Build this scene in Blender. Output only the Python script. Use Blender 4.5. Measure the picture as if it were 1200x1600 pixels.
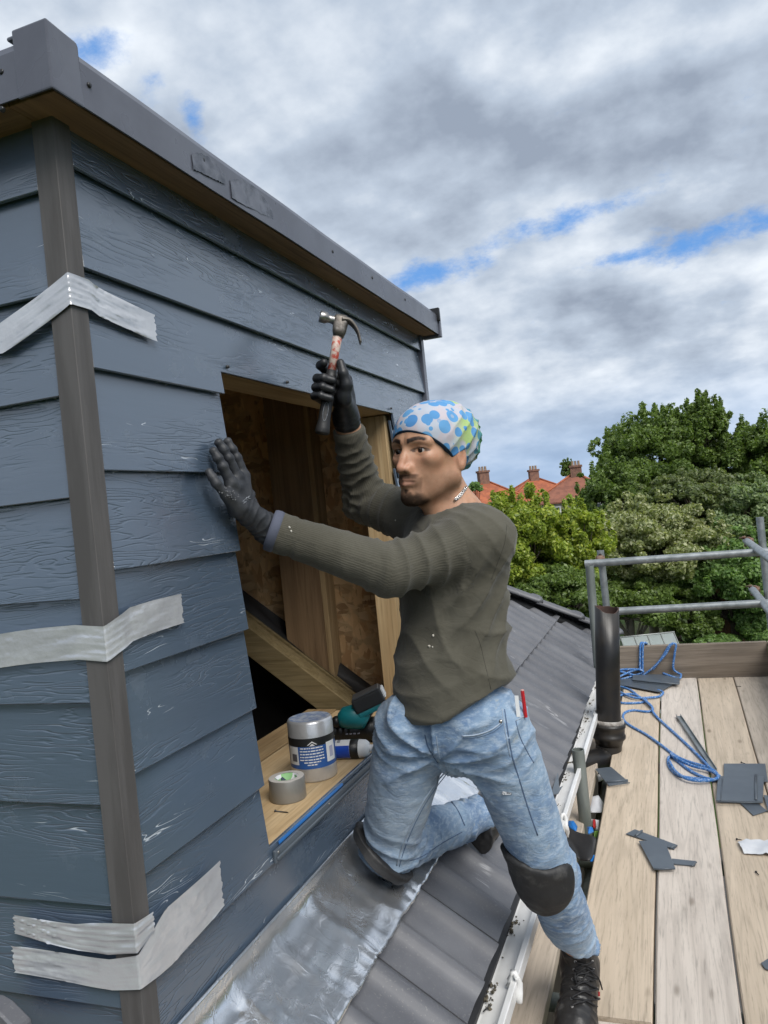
import bpy, bmesh, math, random
import numpy as np
from mathutils import Vector, Matrix

for _o in list(bpy.data.objects):
    bpy.data.objects.remove(_o, do_unlink=True)
SC = bpy.context.scene
COL = SC.collection
random.seed(7)
RNG = np.random.default_rng(11)

# ------------------------------------------------------------------ camera
FPX, ROLL, YAW = 1230.0, math.radians(5.8), math.radians(20.0)   # focal length in pixels of a 1200x1600 frame
CF = np.array([-math.sin(YAW), math.cos(YAW), 0.0])              # where the camera looks (level)
CR = np.array([math.cos(YAW), math.sin(YAW), 0.0])
CZ = np.array([0.0, 0.0, 1.0])
cr, sr = math.cos(ROLL), math.sin(ROLL)
cam = bpy.data.cameras.new('camera')
cam.sensor_fit = 'VERTICAL'
cam.sensor_height = 36.0
cam.lens = 36.0 * FPX / 1600.0
cam.clip_start, cam.clip_end = 0.05, 3000.0
camo = bpy.data.objects.new('camera', cam)
COL.objects.link(camo)
_R, _U, _B = cr * CR - sr * CZ, sr * CR + cr * CZ, -CF
camo.matrix_world = Matrix(((_R[0], _U[0], _B[0], 0), (_R[1], _U[1], _B[1], 0), (_R[2], _U[2], _B[2], 0), (0, 0, 0, 1)))
SC.camera = camo


def ray(u, v):
    du, dv = u - 600.0, 800.0 - v
    a, b = du * cr + dv * sr, -du * sr + dv * cr
    return CF + CR * (a / FPX) + CZ * (b / FPX)


def P(u, v, d): return ray(u, v) * d
def PX(u, v, X): q = ray(u, v); return q * (X / q[0])
def PY(u, v, Y): q = ray(u, v); return q * (Y / q[1])
def PZ(u, v, z): q = ray(u, v); return q * (z / q[2])
def PPL(u, v, n, c): q = ray(u, v); return q * (c / float(np.dot(q, n)))


# ------------------------------------------------------------------ node helper
class NT:
    def __init__(s, tree):
        s.t = tree

    def __call__(s, typ, ins=None, **props):
        n = s.t.nodes.new(typ)
        for k, v in props.items():
            if k.startswith('_'):
                continue
            setattr(n, k, v)
        for k, v in (ins or {}).items():
            sock = n.inputs[k]
            if isinstance(v, bpy.types.NodeSocket):
                s.t.links.new(v, sock)
            elif isinstance(v, bpy.types.Node):
                s.t.links.new(v.outputs[0], sock)
            else:
                sock.default_value = v
        return n

    def m(s, op, a, b=0.0, c=None, clamp=False):
        ins = {0: a, 1: b}
        if c is not None:
            ins[2] = c
        n = s('ShaderNodeMath', ins, operation=op)
        n.use_clamp = clamp
        return n.outputs[0]

    def vm(s, op, a, b=(0, 0, 0)):
        return s('ShaderNodeVectorMath', {0: a, 1: b}, operation=op).outputs[0]

    def noise(s, vec, scale=5.0, detail=4.0, rough=0.5, dist=0.0, fac=True):
        n = s('ShaderNodeTexNoise', {'Vector': vec, 'Scale': scale, 'Detail': detail, 'Roughness': rough, 'Distortion': dist})
        return n.outputs[0] if fac else n.outputs[1]

    def ss(s, x, lo, hi, a=0.0, b=1.0):
        n = s('ShaderNodeMapRange', {0: x, 1: lo, 2: hi, 3: a, 4: b}, interpolation_type='SMOOTHSTEP')
        return n.outputs[0]

    def mix(s, fac, a, b, mode='MIX'):
        n = s('ShaderNodeMix', data_type='RGBA', blend_type=mode)
        for k, v in ((0, fac), (6, a), (7, b)):
            if isinstance(v, bpy.types.NodeSocket):
                s.t.links.new(v, n.inputs[k])
            else:
                if k != 0 and len(v) == 3:
                    v = (*v, 1.0)
                n.inputs[k].default_value = v
        return n.outputs[2]

    def xyz(s, x, y, z):
        return s('ShaderNodeCombineXYZ', {0: x, 1: y, 2: z}).outputs[0]

    def sep(s, v):
        n = s('ShaderNodeSeparateXYZ', {0: v})
        return n.outputs[0], n.outputs[1], n.outputs[2]


# ------------------------------------------------------------------ sky
SUN_DIR = Vector((0.50, -0.46, 0.73)).normalized()     # towards the sun, veiled by cloud
SUN_EL = math.asin(SUN_DIR.z)
SUN_AZ = math.atan2(SUN_DIR.x, SUN_DIR.y)
world = bpy.data.worlds.new('World')
SC.world = world
world.use_nodes = True
world.node_tree.nodes.clear()
W = NT(world.node_tree)
sky = W('ShaderNodeTexSky', sky_type='NISHITA', sun_disc=False, sun_elevation=SUN_EL, sun_rotation=SUN_AZ,
        altitude=50.0, air_density=1.0, dust_density=0.4, ozone_density=2.0)
gen = W('ShaderNodeTexCoord').outputs['Generated']
gx, gy, gz = W.sep(gen)
zz = W.m('ADD', W.m('MAXIMUM', gz, 0.0), 0.36)
pp = W.xyz(W.m('DIVIDE', gx, zz), W.m('DIVIDE', gy, zz), 0.0)
pw = W.vm('ADD', pp, (13.7, 4.1, 0.0))
big = W.noise(pw, 1.2, 2.0, 0.5, 0.0)
mid = W.noise(pw, 3.6, 6.0, 0.52, 0.0)
mid2 = W.noise(W.vm('ADD', pw, (0.05, -0.08, 0.0)), 3.6, 6.0, 0.52, 0.0)
dens = W.m('ADD', W.m('MULTIPLY', big, 0.62), W.m('MULTIPLY', mid, 0.38))
relief = W.m('MULTIPLY', W.m('SUBTRACT', mid, mid2), 2.4)
thick = W.ss(dens, 0.40, 0.60)
lum = W.m('SUBTRACT', W.m('ADD', W.m('ADD', 0.80, relief), W.m('MULTIPLY', W.m('SUBTRACT', mid, 0.5), -0.55)), W.m('MULTIPLY', thick, 0.36))
fine = W.noise(pw, 11.0, 5.0, 0.55, 0.0)
lum = W.m('ADD', lum, W.m('MULTIPLY', W.m('SUBTRACT', fine, 0.5), 0.34))
lum = W.m('MINIMUM', W.m('MAXIMUM', lum, 0.16), 1.0)
cl = W('ShaderNodeValToRGB', {0: lum})
ramp = cl.color_ramp
ramp.elements[0].position = 0.14
ramp.elements[0].color = (2.7, 3.2, 4.05, 1)
ramp.elements[1].position = 1.0
ramp.elements[1].color = (7.6, 8.1, 8.7, 1)
e = ramp.elements.new(0.55)
e.color = (4.5, 5.2, 6.2, 1)
# blue openings: a few long rifts plus scattered small ones over the whole sky
az = W.m('ARCTAN2', gx, gy)
el = W.m('ARCSINE', gz)


def rift(u, v, wu, wv, tilt, amp=1.0):
    q = ray(u, v)
    q = q / np.linalg.norm(q)
    a0, e0 = math.atan2(q[0], q[1]), math.asin(q[2])
    da, de = W.m('SUBTRACT', az, a0), W.m('SUBTRACT', el, e0)
    ct, st = math.cos(tilt), math.sin(tilt)
    x = W.m('ADD', W.m('MULTIPLY', da, ct), W.m('MULTIPLY', de, st))
    y = W.m('SUBTRACT', W.m('MULTIPLY', de, ct), W.m('MULTIPLY', da, st))
    x, y = W.m('DIVIDE', x, wu), W.m('DIVIDE', y, wv)
    r2 = W.m('ADD', W.m('MULTIPLY', x, x), W.m('MULTIPLY', y, y))
    return W.m('MULTIPLY', W.m('POWER', 2.718, W.m('MULTIPLY', r2, -1.0)), amp)


rifts = None
for a in ((150, 80, 0.045, 0.022, 0.25, 1.05), (300, 185, 0.02, 0.03, 0.2, .9), (240, 130, 0.03, 0.02, 0.6, .7),
          (665, 432, 0.09, 0.017, 0.12, 1.15), (865, 350, 0.12, 0.017, 0.12, 1.1), (1120, 368, 0.11, 0.020, 0.14, 1.1), (1000, 395, 0.06, 0.012, 0.1, .9)):
    g = rift(*a)
    rifts = g if rifts is None else W.m('MAXIMUM', rifts, g)
scatter = W.ss(W.noise(W.vm('ADD', pp, (31.0, 8.0, 0)), 1.3, 5, 0.55), 0.70, 0.80)
edge = W.m('MULTIPLY', W.m('SUBTRACT', W.noise(pw, 9.0, 8, 0.68, 0.0), 0.5), 2.6)
blue = W.ss(W.m('ADD', W.m('MAXIMUM', rifts, scatter), edge), 0.30, 1.25)
# lower sky: thin blue-grey veil above the horizon
veil = W.ss(gz, 0.16, 0.02)
cloudcol = W.mix(W.m('MULTIPLY', veil, 0.70), cl.outputs[0], (3.3, 4.7, 6.9, 1))
skyblue = W.mix(0.75, sky.outputs[0], (0.85, 3.0, 7.4, 1))
final = W.mix(W.m('MULTIPLY', blue, 0.93), cloudcol, skyblue)
below = W.ss(gz, -0.02, -0.10)
final = W.mix(below, final, (1.6, 1.7, 1.6, 1))
bg = W('ShaderNodeBackground', {'Color': final, 'Strength': 0.078})
W('ShaderNodeOutputWorld', {'Surface': bg})

sun = bpy.data.lights.new('sun', 'SUN')
sun.energy = 2.2
sun.angle = math.radians(35)
sun.color = (1.0, 0.965, 0.91)
suno = bpy.data.objects.new('sun', sun)
COL.objects.link(suno)
suno.rotation_euler = SUN_DIR.to_track_quat('Z', 'Y').to_euler()
suno.location = (3, 1, 6)

SC.view_settings.view_transform = 'Standard'
SC.view_settings.look = 'None'
SC.view_settings.exposure = 0.60
SC.view_settings.gamma = 1.0
SC.view_settings.use_curve_mapping = False
SC.render.engine = 'CYCLES'
SC.cycles.max_bounces = 5
SC.cycles.diffuse_bounces = 3
SC.cycles.glossy_bounces = 2
SC.cycles.transmission_bounces = 2
SC.cycles.transparent_max_bounces = 4
SC.cycles.caustics_reflective = False
SC.cycles.caustics_refractive = False
SC.cycles.use_adaptive_sampling = True
SC.cycles.adaptive_threshold = 0.02
SC.cycles.use_denoising = True


# ------------------------------------------------------------------ objects
def tag(o, label=None, cat=None, group=None, kind=None):
    for k, v in (('label', label), ('category', cat), ('group', group), ('kind', kind)):
        if v:
            o[k] = v
    return o


def empty(name, loc, label=None, cat=None, group=None, kind=None):
    o = bpy.data.objects.new(name, None)
    COL.objects.link(o)
    o.location = Vector([float(c) for c in loc])
    o.empty_display_size = 0.05
    return tag(o, label, cat, group, kind)


def origin(o):
    v = Vector(o.location)
    while o.parent:
        o = o.parent
    return v


def obj(name, me, mat=None, parent=None, label=None, cat=None, group=None, kind=None):
    o = bpy.data.objects.new(name, me)
    COL.objects.link(o)
    me.name = name
    if mat is not None and not me.materials:
        if isinstance(mat, (list, tuple)):
            for m_ in mat:
                me.materials.append(m_)
        else:
            me.materials.append(mat)
    if parent is not None:
        o.parent = parent
        if parent.parent is None:
            o.matrix_parent_inverse = Matrix.Translation(-parent.location)
        else:
            o.matrix_parent_inverse = Matrix.Identity(4)
    return tag(o, label, cat, group, kind)


def mesh_np(verts, faces, smooth=False):
    me = bpy.data.meshes.new('m')
    verts = np.asarray(verts, np.float32)
    faces = np.asarray(faces, np.int32)
    k = faces.shape[1]
    me.vertices.add(len(verts))
    me.vertices.foreach_set('co', verts.ravel())
    me.loops.add(faces.size)
    me.loops.foreach_set('vertex_index', faces.ravel())
    me.polygons.add(len(faces))
    me.polygons.foreach_set('loop_start', np.arange(0, faces.size, k, dtype=np.int32))
    me.update(calc_edges=True)
    if smooth:
        me.polygons.foreach_set('use_smooth', np.ones(len(faces), bool))
    me.validate()
    return me


def attr(me, name, vals, domain='POINT'):
    a = me.attributes.new(name, 'FLOAT', domain)
    a.data.foreach_set('value', np.asarray(vals, np.float32))


class MB:
    """collects pieces of ONE mesh"""

    def __init__(s):
        s.v, s.f, s.sm, s.mi = [], [], [], []

    def add(s, v, f, smooth=False, mi=0):
        k = len(s.v)
        s.v += [tuple(float(c) for c in p) for p in v]
        s.f += [tuple(i + k for i in q) for q in f]
        s.sm += [smooth] * len(f)
        s.mi += [mi] * len(f)
        return s

    def box(s, x0, x1, y0, y1, z0, z1, mi=0):
        v = [(x, y, z) for x in (x0, x1) for y in (y0, y1) for z in (z0, z1)]
        f = [(0, 1, 3, 2), (4, 6, 7, 5), (0, 4, 5, 1), (2, 3, 7, 6), (0, 2, 6, 4), (1, 5, 7, 3)]
        return s.add(v, f, False, mi)

    def obox(s, c, ax, ay, az, mi=0):
        c, ax, ay, az = (np.asarray(q, float) for q in (c, ax, ay, az))
        v = [c + i * ax + j * ay + k * az for i in (-1, 1) for j in (-1, 1) for k in (-1, 1)]
        f = [(0, 1, 3, 2), (4, 6, 7, 5), (0, 4, 5, 1), (2, 3, 7, 6), (0, 2, 6, 4), (1, 5, 7, 3)]
        return s.add(v, f, False, mi)

    def prism(s, poly, vec, mi=0):
        poly = [np.asarray(q, float) for q in poly]
        n = len(poly)
        vec = np.asarray(vec, float)
        v = poly + [q + vec for q in poly]
        f = [tuple(range(n))[::-1], tuple(range(n, 2 * n))] + [(i, (i + 1) % n, n + (i + 1) % n, n + i) for i in range(n)]
        return s.add(v, f, False, mi)

    def tube(s, pts, rad, n=10, cap=True, smooth=True, mi=0, closed=False, flat=None):
        pts = [np.asarray(q, float) for q in pts]
        m = len(pts)
        if not hasattr(rad, '__len__'):
            rad = [rad] * m
        v, f = [], []
        up = None
        for i in range(m):
            a = pts[i - 1] if (i > 0 or closed) else pts[i]
            b = pts[(i + 1) % m] if (i < m - 1 or closed) else pts[i]
            t = b - a
            t = t / (np.linalg.norm(t) + 1e-9)
            if up is None:
                up = np.array((0, 0, 1.)) if abs(t[2]) < .9 else np.array((1., 0, 0))
            sd = np.cross(t, up)
            sd /= np.linalg.norm(sd) + 1e-9
            up = np.cross(sd, t)
            for k in range(n):
                an = 2 * math.pi * k / n
                fl = 1.0 if flat is None else flat
                v.append(pts[i] + rad[i] * (math.cos(an) * sd + fl * math.sin(an) * up))
        for i in range(m if closed else m - 1):
            j = (i + 1) % m
            for k in range(n):
                f.append((i * n + k, i * n + (k + 1) % n, j * n + (k + 1) % n, j * n + k))
        s.add(v, f, smooth, mi)
        if cap and not closed:
            b0 = len(s.v) - len(v)
            s.f += [tuple(b0 + k for k in range(n))[::-1], tuple(b0 + (m - 1) * n + k for k in range(n))]
            s.sm += [False, False]
            s.mi += [mi, mi]
        return s

    def lathe(s, o, axis, prof, n=24, smooth=True, mi=0, close=False, ref=(0.1, 0.3, 1)):
        o, axis = np.asarray(o, float), np.asarray(axis, float)
        axis = axis / np.linalg.norm(axis)
        sd = np.cross(axis, np.asarray(ref, float))
        sd /= np.linalg.norm(sd)
        up = np.cross(axis, sd)
        v, f = [], []
        for (r, h) in prof:
            for k in range(n):
                an = 2 * math.pi * k / n
                v.append(o + axis * h + r * (math.cos(an) * sd + math.sin(an) * up))
        m = len(prof)
        for i in range(m if close else m - 1):
            j = (i + 1) % m
            for k in range(n):
                f.append((i * n + k, i * n + (k + 1) % n, j * n + (k + 1) % n, j * n + k))
        s.add(v, f, smooth, mi)
        return s

    def mesh(s, bevel=0.0, seg=1):
        me = bpy.data.meshes.new('m')
        me.from_pydata(s.v, [], s.f)
        me.polygons.foreach_set('use_smooth', s.sm)
        me.polygons.foreach_set('material_index', s.mi)
        bm = bmesh.new()
        bm.from_mesh(me)
        bmesh.ops.recalc_face_normals(bm, faces=bm.faces)
        if bevel:
            es = [e_ for e_ in bm.edges if len(e_.link_faces) == 2 and e_.calc_face_angle(0) > 0.6]
            bmesh.ops.bevel(bm, geom=es, offset=bevel, segments=seg, affect='EDGES', profile=0.6)
        bm.to_mesh(me)
        bm.free()
        me.update()
        return me

    def build(s, name, mat, parent=None, bevel=0.0, seg=1, **kw):
        return obj(name, s.mesh(bevel, seg), mat, parent, **kw)


def bez(pts, n=8, closed=False):
    """Catmull-Rom through points"""
    pts = [np.asarray(p, float) for p in pts]
    out = []
    m = len(pts)
    for i in range(m if closed else m - 1):
        p0 = pts[i - 1] if (i > 0 or closed) else pts[i]
        p1, p2 = pts[i], pts[(i + 1) % m]
        p3 = pts[(i + 2) % m] if (i + 2 < m or closed) else p2
        for k in range(n):
            t = k / n
            out.append(0.5 * (2 * p1 + (p2 - p0) * t + (2 * p0 - 5 * p1 + 4 * p2 - p3) * t * t + (3 * p1 - p0 - 3 * p2 + p3) * t ** 3))
    if not closed:
        out.append(pts[-1])
    return out


def unit(v):
    v = np.asarray(v, float)
    return v / np.linalg.norm(v)


# ------------------------------------------------------------------ materials
def newmat(name):
    m = bpy.data.materials.new(name)
    m.use_nodes = True
    m.node_tree.nodes.clear()
    return m, NT(m.node_tree)


def finish(n, base, rough=0.6, metal=0.0, spec=0.5, normal=None, **kw):
    ins = {'Base Color': base if isinstance(base, bpy.types.NodeSocket) else (*base[:3], 1.0), 'Roughness': rough, 'Metallic': metal, 'Specular IOR Level': spec}
    if normal is not None:
        ins['Normal'] = normal
    ins.update(kw)
    b = n('ShaderNodeBsdfPrincipled', ins)
    n('ShaderNodeOutputMaterial', {'Surface': b})
    return b


def coords(n, rnd=True):
    tc = n('ShaderNodeTexCoord').outputs['Object']
    if rnd:
        oi = n('ShaderNodeObjectInfo').outputs['Random']
        k = n.m('MULTIPLY', oi, 37.0)
        tc = n.vm('ADD', tc, n.xyz(k, n.m('MULTIPLY', k, 1.7), n.m('MULTIPLY', k, 0.6)))
    return tc


def bump(n, h, strength=0.5, dist=0.002, normal=None):
    ins = {'Height': h, 'Strength': strength, 'Distance': dist}
    if normal is not None:
        ins['Normal'] = normal
    return n('ShaderNodeBump', ins).outputs[0]


def M(name, col, rough=0.6, metal=0.0, spec=0.5, col2=None, ns=8.0, stretch=(1, 1, 1), nd=5.0, lo=0.38, hi=0.62, bs=0.0, bscale=60.0, bd=0.001, rv=0.12, rnd=True, **kw):
    m, n = newmat(name)
    c = coords(n, rnd)
    cs = n.vm('MULTIPLY', c, stretch)
    f = n.noise(cs, ns, nd, 0.6, 0.2)
    base = n.mix(n.ss(f, lo, hi), col, col2 if col2 else tuple(x * 0.82 for x in col))
    r = n.m('ADD', rough - rv / 2, n.m('MULTIPLY', n.noise(cs, ns * 2.3, 3), rv))
    nm = bump(n, n.noise(cs, bscale, 4, 0.6), bs, bd) if bs else None
    finish(n, base, r, metal, spec, nm, **kw)
    return m


MAT = {}


def siding():
    m, n = newmat('siding paint')
    x, y, z = n.sep(n('ShaderNodeTexCoord').outputs['Object'])
    rn = n.m('MULTIPLY', n('ShaderNodeObjectInfo').outputs['Random'], 60.0)
    al = n.m('ADD', x, y)
    v = n.xyz(n.m('ADD', n.m('MULTIPLY', al, 2.4), rn), n.m('MULTIPLY', z, 20.0), rn)
    nz = n.noise(v, 1.0, 3.0, 0.50, 0.15)
    ph = n.m('FRACT', n.m('MULTIPLY', nz, 19.0))
    line = n.m('ABSOLUTE', n.m('SUBTRACT', ph, 0.5))
    groove = n.ss(line, 0.0, 0.22)
    msk = n.ss(n.noise(n.xyz(n.m('ADD', n.m('MULTIPLY', al, 3.5), rn), n.m('MULTIPLY', z, 11.0), rn), 1.0, 2.0), 0.40, 0.60)
    soft = n.noise(v, 2.2, 5.0, 0.6)
    h = n.m('ADD', n.m('MULTIPLY', n.m('SUBTRACT', 1.0, groove), n.m('MULTIPLY', msk, -1.0)), n.m('MULTIPLY', soft, 0.75))
    # chalky scuffs along a few ridges, faint dusty patches
    scm = n.ss(n.noise(n.xyz(n.m('ADD', n.m('MULTIPLY', al, 5.0), rn), n.m('MULTIPLY', z, 34.0), rn), 1.0, 2.0), 0.645, 0.70)
    scuff = n.m('MULTIPLY', n.ss(line, 0.07, 0.02), scm)
    dust = n.ss(n.noise(n.xyz(n.m('ADD', al, rn), z, rn), 7.0, 5.0, 0.65), 0.56, 0.80)
    base = n.mix(n.noise(v, 0.7, 2), (0.062, 0.090, 0.132), (0.078, 0.108, 0.152))
    base = n.mix(n.m('MULTIPLY', dust, 0.16), base, (0.30, 0.33, 0.36))
    base = n.mix(n.m('MULTIPLY', scuff, 0.75), base, (0.62, 0.67, 0.73))
    r = n.m('ADD', 0.20, n.m('ADD', n.m('MULTIPLY', dust, 0.2), n.m('MULTIPLY', soft, 0.10)))
    finish(n, base, r, 0.0, 1.0, bump(n, h, 0.45, 0.0018), **{'Coat Weight': 0.85, 'Coat Roughness': 0.24})
    return m


def wood(name, c1, c2, axis=1, rough=0.75, dark=(0.10, 0.07, 0.045), knots=0.6, gscale=1.0, stain=0.25):
    m, n = newmat(name)
    c = coords(n)
    st = [26.0, 26.0, 26.0]
    st[axis] = 1.3
    v = n.vm('MULTIPLY', c, tuple(q * gscale for q in st))
    g = n.noise(v, 1.0, 5.0, 0.6, 1.2)
    st2 = [150.0] * 3
    st2[axis] = 5.0
    fib = n.noise(n.vm('MULTIPLY', c, tuple(st2)), 1.0, 3.0, 0.7)
    base = n.mix(n.ss(g, 0.30, 0.70), c1, c2)
    base = n.mix(n.m('MULTIPLY', n.ss(fib, 0.50, 0.72), 0.55), base, tuple(q * 0.52 for q in c2))
    rings = n.m('ABSOLUTE', n.m('SUBTRACT', n.m('FRACT', n.m('MULTIPLY', n.noise(n.vm('MULTIPLY', c, tuple(q * gscale * .45 for q in st)), 1.0, 2.0, 0.5, 0.6), 9.0)), 0.5))
    base = n.mix(n.ss(rings, 0.22, 0.0, 0.0, 0.26), base, tuple(q * 0.55 for q in c2))
    st3 = [9.0] * 3
    st3[axis] = 3.2
    vk = n('ShaderNodeTexVoronoi', {'Vector': n.vm('MULTIPLY', c, tuple(st3)), 'Scale': 1.0}).outputs['Distance']
    base = n.mix(n.m('MULTIPLY', n.ss(vk, 0.13, 0.03), knots), base, dark)
    base = n.mix(n.m('MULTIPLY', n.ss(n.noise(c, 4.0, 5, 0.65), 0.52, 0.75), stain), base, tuple(q * 0.45 for q in c1))
    h = n.m('ADD', g, n.m('MULTIPLY', fib, 0.6))
    finish(n, base, rough, 0.0, 0.25, bump(n, h, 0.45, 0.0012))
    return m


def osb():
    m, n = newmat('osb')
    c = coords(n)
    cols = []
    for k, (s, st) in enumerate((((0.4, 1.0, 1.0), (46, 46, 16)), ((1, 1, 1), (18, 18, 55)))):
        vv = n('ShaderNodeTexVoronoi', {'Vector': n.vm('ADD', n.vm('MULTIPLY', n.vm('ADD', c, n.vm('MULTIPLY', n.noise(c, 6.0, 2, 0.5, 0, False), (0.06, 0.06, 0.06))), st), (k * 3.1, k, 0)), 'Scale': 1.0, 'Randomness': 1.0})
        cols.append(n.sep(vv.outputs['Color'])[0])
    a = n.mix(cols[0], (0.44, 0.25, 0.12), (0.80, 0.56, 0.31))
    b = n.mix(cols[1], (0.34, 0.21, 0.11), (0.70, 0.51, 0.30))
    base = n.mix(n.ss(n.noise(c, 16, 3), 0.45, 0.55), a, b)
    base = n.mix(n.m('MULTIPLY', n.ss(n.noise(n.vm('MULTIPLY', c, (1, 1, .35)), 60, 3), 0.60, 0.70), .6), base, (0.14, 0.065, 0.03))
    finish(n, base, 0.6, 0, 0.35, bump(n, n.m('ADD', cols[0], cols[1]), 0.3, 0.001))
    return m


def flashing():
    m, n = newmat('silver flashing')
    c = coords(n, False)
    sm = n.noise(c, 5.0, 4, 0.55, 0.4)
    h = n.m('ADD', n.m('MULTIPLY', n.noise(c, 10.0, 2, 0.4, 0.5), 1.0), n.m('MULTIPLY', n.noise(c, 60.0, 3, 0.6), 0.06))
    base = n.mix(n.ss(sm, 0.45, 0.62), (0.88, 0.89, 0.91), (0.66, 0.68, 0.71))
    r = n.ss(sm, 0.35, 0.65, 0.19, 0.33)
    cr1 = n.m('ABSOLUTE', n.m('SUBTRACT', n.noise(c, 16.0, 3, 0.55, 1.2), 0.5))
    h = n.m('ADD', h, n.m('MULTIPLY', n.ss(cr1, 0.05, 0.0), 0.07))
    finish(n, base, r, 0.90, 0.6, bump(n, h, 0.32, 0.009))
    return m


def tile_mat():
    m, n = newmat('concrete roof tile')
    c = coords(n)
    f = n.noise(c, 5.0, 5, 0.6)
    base = n.mix(n.ss(f, 0.35, 0.65), (0.104, 0.107, 0.120), (0.136, 0.139, 0.152))
    base = n.mix(n.ss(n.noise(c, 190, 2), 0.60, 0.72), base, (0.16, 0.16, 0.165))
    x, y, z = n.sep(c)
    ln = n.m('ABSOLUTE', n.m('SUBTRACT', n.noise(n.xyz(n.m('MULTIPLY', x, 1.5), n.m('MULTIPLY', y, 14), z), 1.0, 4, 0.5), 0.5))
    scr = n.m('MULTIPLY', n.ss(ln, 0.012, 0.002), n.ss(n.noise(c, 9, 2), 0.60, 0.68))
    base = n.mix(n.m('MULTIPLY', scr, 0.55), base, (0.42, 0.42, 0.43))
    finish(n, base, 0.48, 0, 0.5, bump(n, n.noise(c, 240, 3, 0.7), 0.25, 0.0006))
    return m


def fabric(name, c1, c2, attrn, freq, bstr=0.45, rough=0.9, blot=None, bd=0.0012, lo=0.38, hi=0.62, ns=9.0):
    m, n = newmat(name)
    c = coords(n, False)
    f = n.noise(c, ns, 6, 0.65, 0.3)
    base = n.mix(n.ss(f, lo, hi), c1, c2)
    if blot:
        base = n.mix(n.m('MULTIPLY', n.ss(n.noise(c, blot[1], 4, 0.6, 0.6), blot[2], blot[3]), blot[4]), base, blot[0])
    hh = n.m('ADD', n.noise(c, 420, 2, 0.6), n.m('MULTIPLY', n.noise(c, 150, 3, 0.7), 0.8))
    crs = n.m('ABSOLUTE', n.m('SUBTRACT', n.noise(n.vm('MULTIPLY', c, (1.0, 1.0, 1.9)), 17.0, 3, 0.5, 0.9), 0.5))
    crease = n.m('MULTIPLY', n.ss(crs, 0.09, 0.0), -1.0)
    if attrn:
        t = n('ShaderNodeAttribute', attribute_name=attrn).outputs['Fac']
        rib = n.m('SINE', n.m('MULTIPLY', t, freq))
        hh = n.m('ADD', n.m('MULTIPLY', rib, 0.5), n.m('MULTIPLY', hh, 0.4))
        base = n.mix(n.ss(rib, -1.0, 1.0, 0.12, 0.0), base, (0.01, 0.01, 0.01))
    finish(n, base, rough, 0, 0.2, bump(n, hh, bstr, bd, bump(n, crease, 0.10, 0.006)), **{'Sheen Weight': 0.15, 'Sheen Roughness': 0.5})
    return m


def leafmat(name, c1, c2, c3, pale=None):
    m, n = newmat(name)
    r = n('ShaderNodeAttribute', attribute_name='rnd').outputs['Fac']
    cr_ = n('ShaderNodeValToRGB', {0: r})
    cr_.color_ramp.elements[0].color = (*c1, 1)
    cr_.color_ramp.elements[1].color = (*c3, 1)
    e_ = cr_.color_ramp.elements.new(0.55)
    e_.color = (*c2, 1)
    b = n('ShaderNodeBsdfPrincipled', {'Base Color': cr_.outputs[0], 'Roughness': 0.42, 'Specular IOR Level': 0.45})
    tcol = n.mix(1.0, cr_.outputs[0], (1.5, 1.6, 0.7, 1), 'MULTIPLY')
    t = n('ShaderNodeBsdfTranslucent', {'Color': tcol})
    s = n('ShaderNodeMixShader', {0: 0.38, 1: b.outputs[0], 2: t.outputs[0]})
    n('ShaderNodeOutputMaterial', {'Surface': s})
    return m


MAT['siding'] = siding()
MAT['post'] = M('weathered brown corner trim', (0.098, 0.092, 0.090), 0.62, col2=(0.070, 0.065, 0.063), ns=5, stretch=(6, 6, .6), bs=.2, bscale=40)
MAT['fascia'] = M('grey plastic roof edging', (0.105, 0.112, 0.140), 0.30, spec=.6, col2=(0.085, 0.090, 0.115), ns=6, bs=.12, bscale=9, bd=.004, rv=.22)
MAT['fasciafilm'] = M('peeling protective film', (0.105, 0.112, 0.14), 0.2, spec=.7, col2=(0.035, 0.04, 0.055), ns=26, bs=.4, bscale=40, bd=.003, rv=.1)
MAT['timber'] = wood('sawn softwood', (0.50, 0.37, 0.21), (0.38, 0.26, 0.135), 2, knots=.7, stain=.15)
MAT['timberY'] = wood('sawn softwood lengthwise', (0.42, 0.30, 0.165), (0.30, 0.20, 0.10), 1, knots=.5, stain=.3)
MAT['timberX'] = wood('treated rafter', (0.30, 0.235, 0.125), (0.22, 0.165, 0.08), 0, knots=.4, stain=.3)
MAT['osb'] = osb()
MAT['dark'] = M('dark membrane', (0.02, 0.02, 0.022), 0.55, bs=.4, bscale=12, bd=.006)
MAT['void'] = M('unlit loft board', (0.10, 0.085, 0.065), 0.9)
MAT['sill'] = wood('sill board', (0.56, 0.42, 0.25), (0.46, 0.32, 0.17), 1, knots=.5, stain=.3)
MAT['bluefilm'] = M('blue membrane edge', (0.02, 0.14, 0.42), 0.4)
MAT['tape'] = M('silver cloth tape', (0.60, 0.61, 0.64), 0.22, metal=.38, col2=(0.51, 0.52, 0.55), ns=12, bs=.35, bscale=26, bd=.004, rv=.1)
MAT['flash'] = flashing()
MAT['tile'] = tile_mat()
MAT['gutter'] = M('white gutter plastic', (0.80, 0.80, 0.80), 0.40, col2=(0.68, 0.68, 0.67), ns=7, stretch=(1, .5, 1), rv=.2)
MAT['silicone'] = M('sealant', (0.78, 0.78, 0.77), 0.35, bs=.4, bscale=30, bd=.003)
MAT['moss'] = M('dry moss and grit', (0.16, 0.14, 0.10), 0.95, col2=(0.06, 0.055, 0.045), ns=60, bs=.8, bscale=90, bd=.003)
MAT['boardwood'] = wood('scaffold board wood', (0.655, 0.585, 0.515), (0.55, 0.485, 0.425), 1, knots=.55, gscale=.8, stain=.22)
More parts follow.
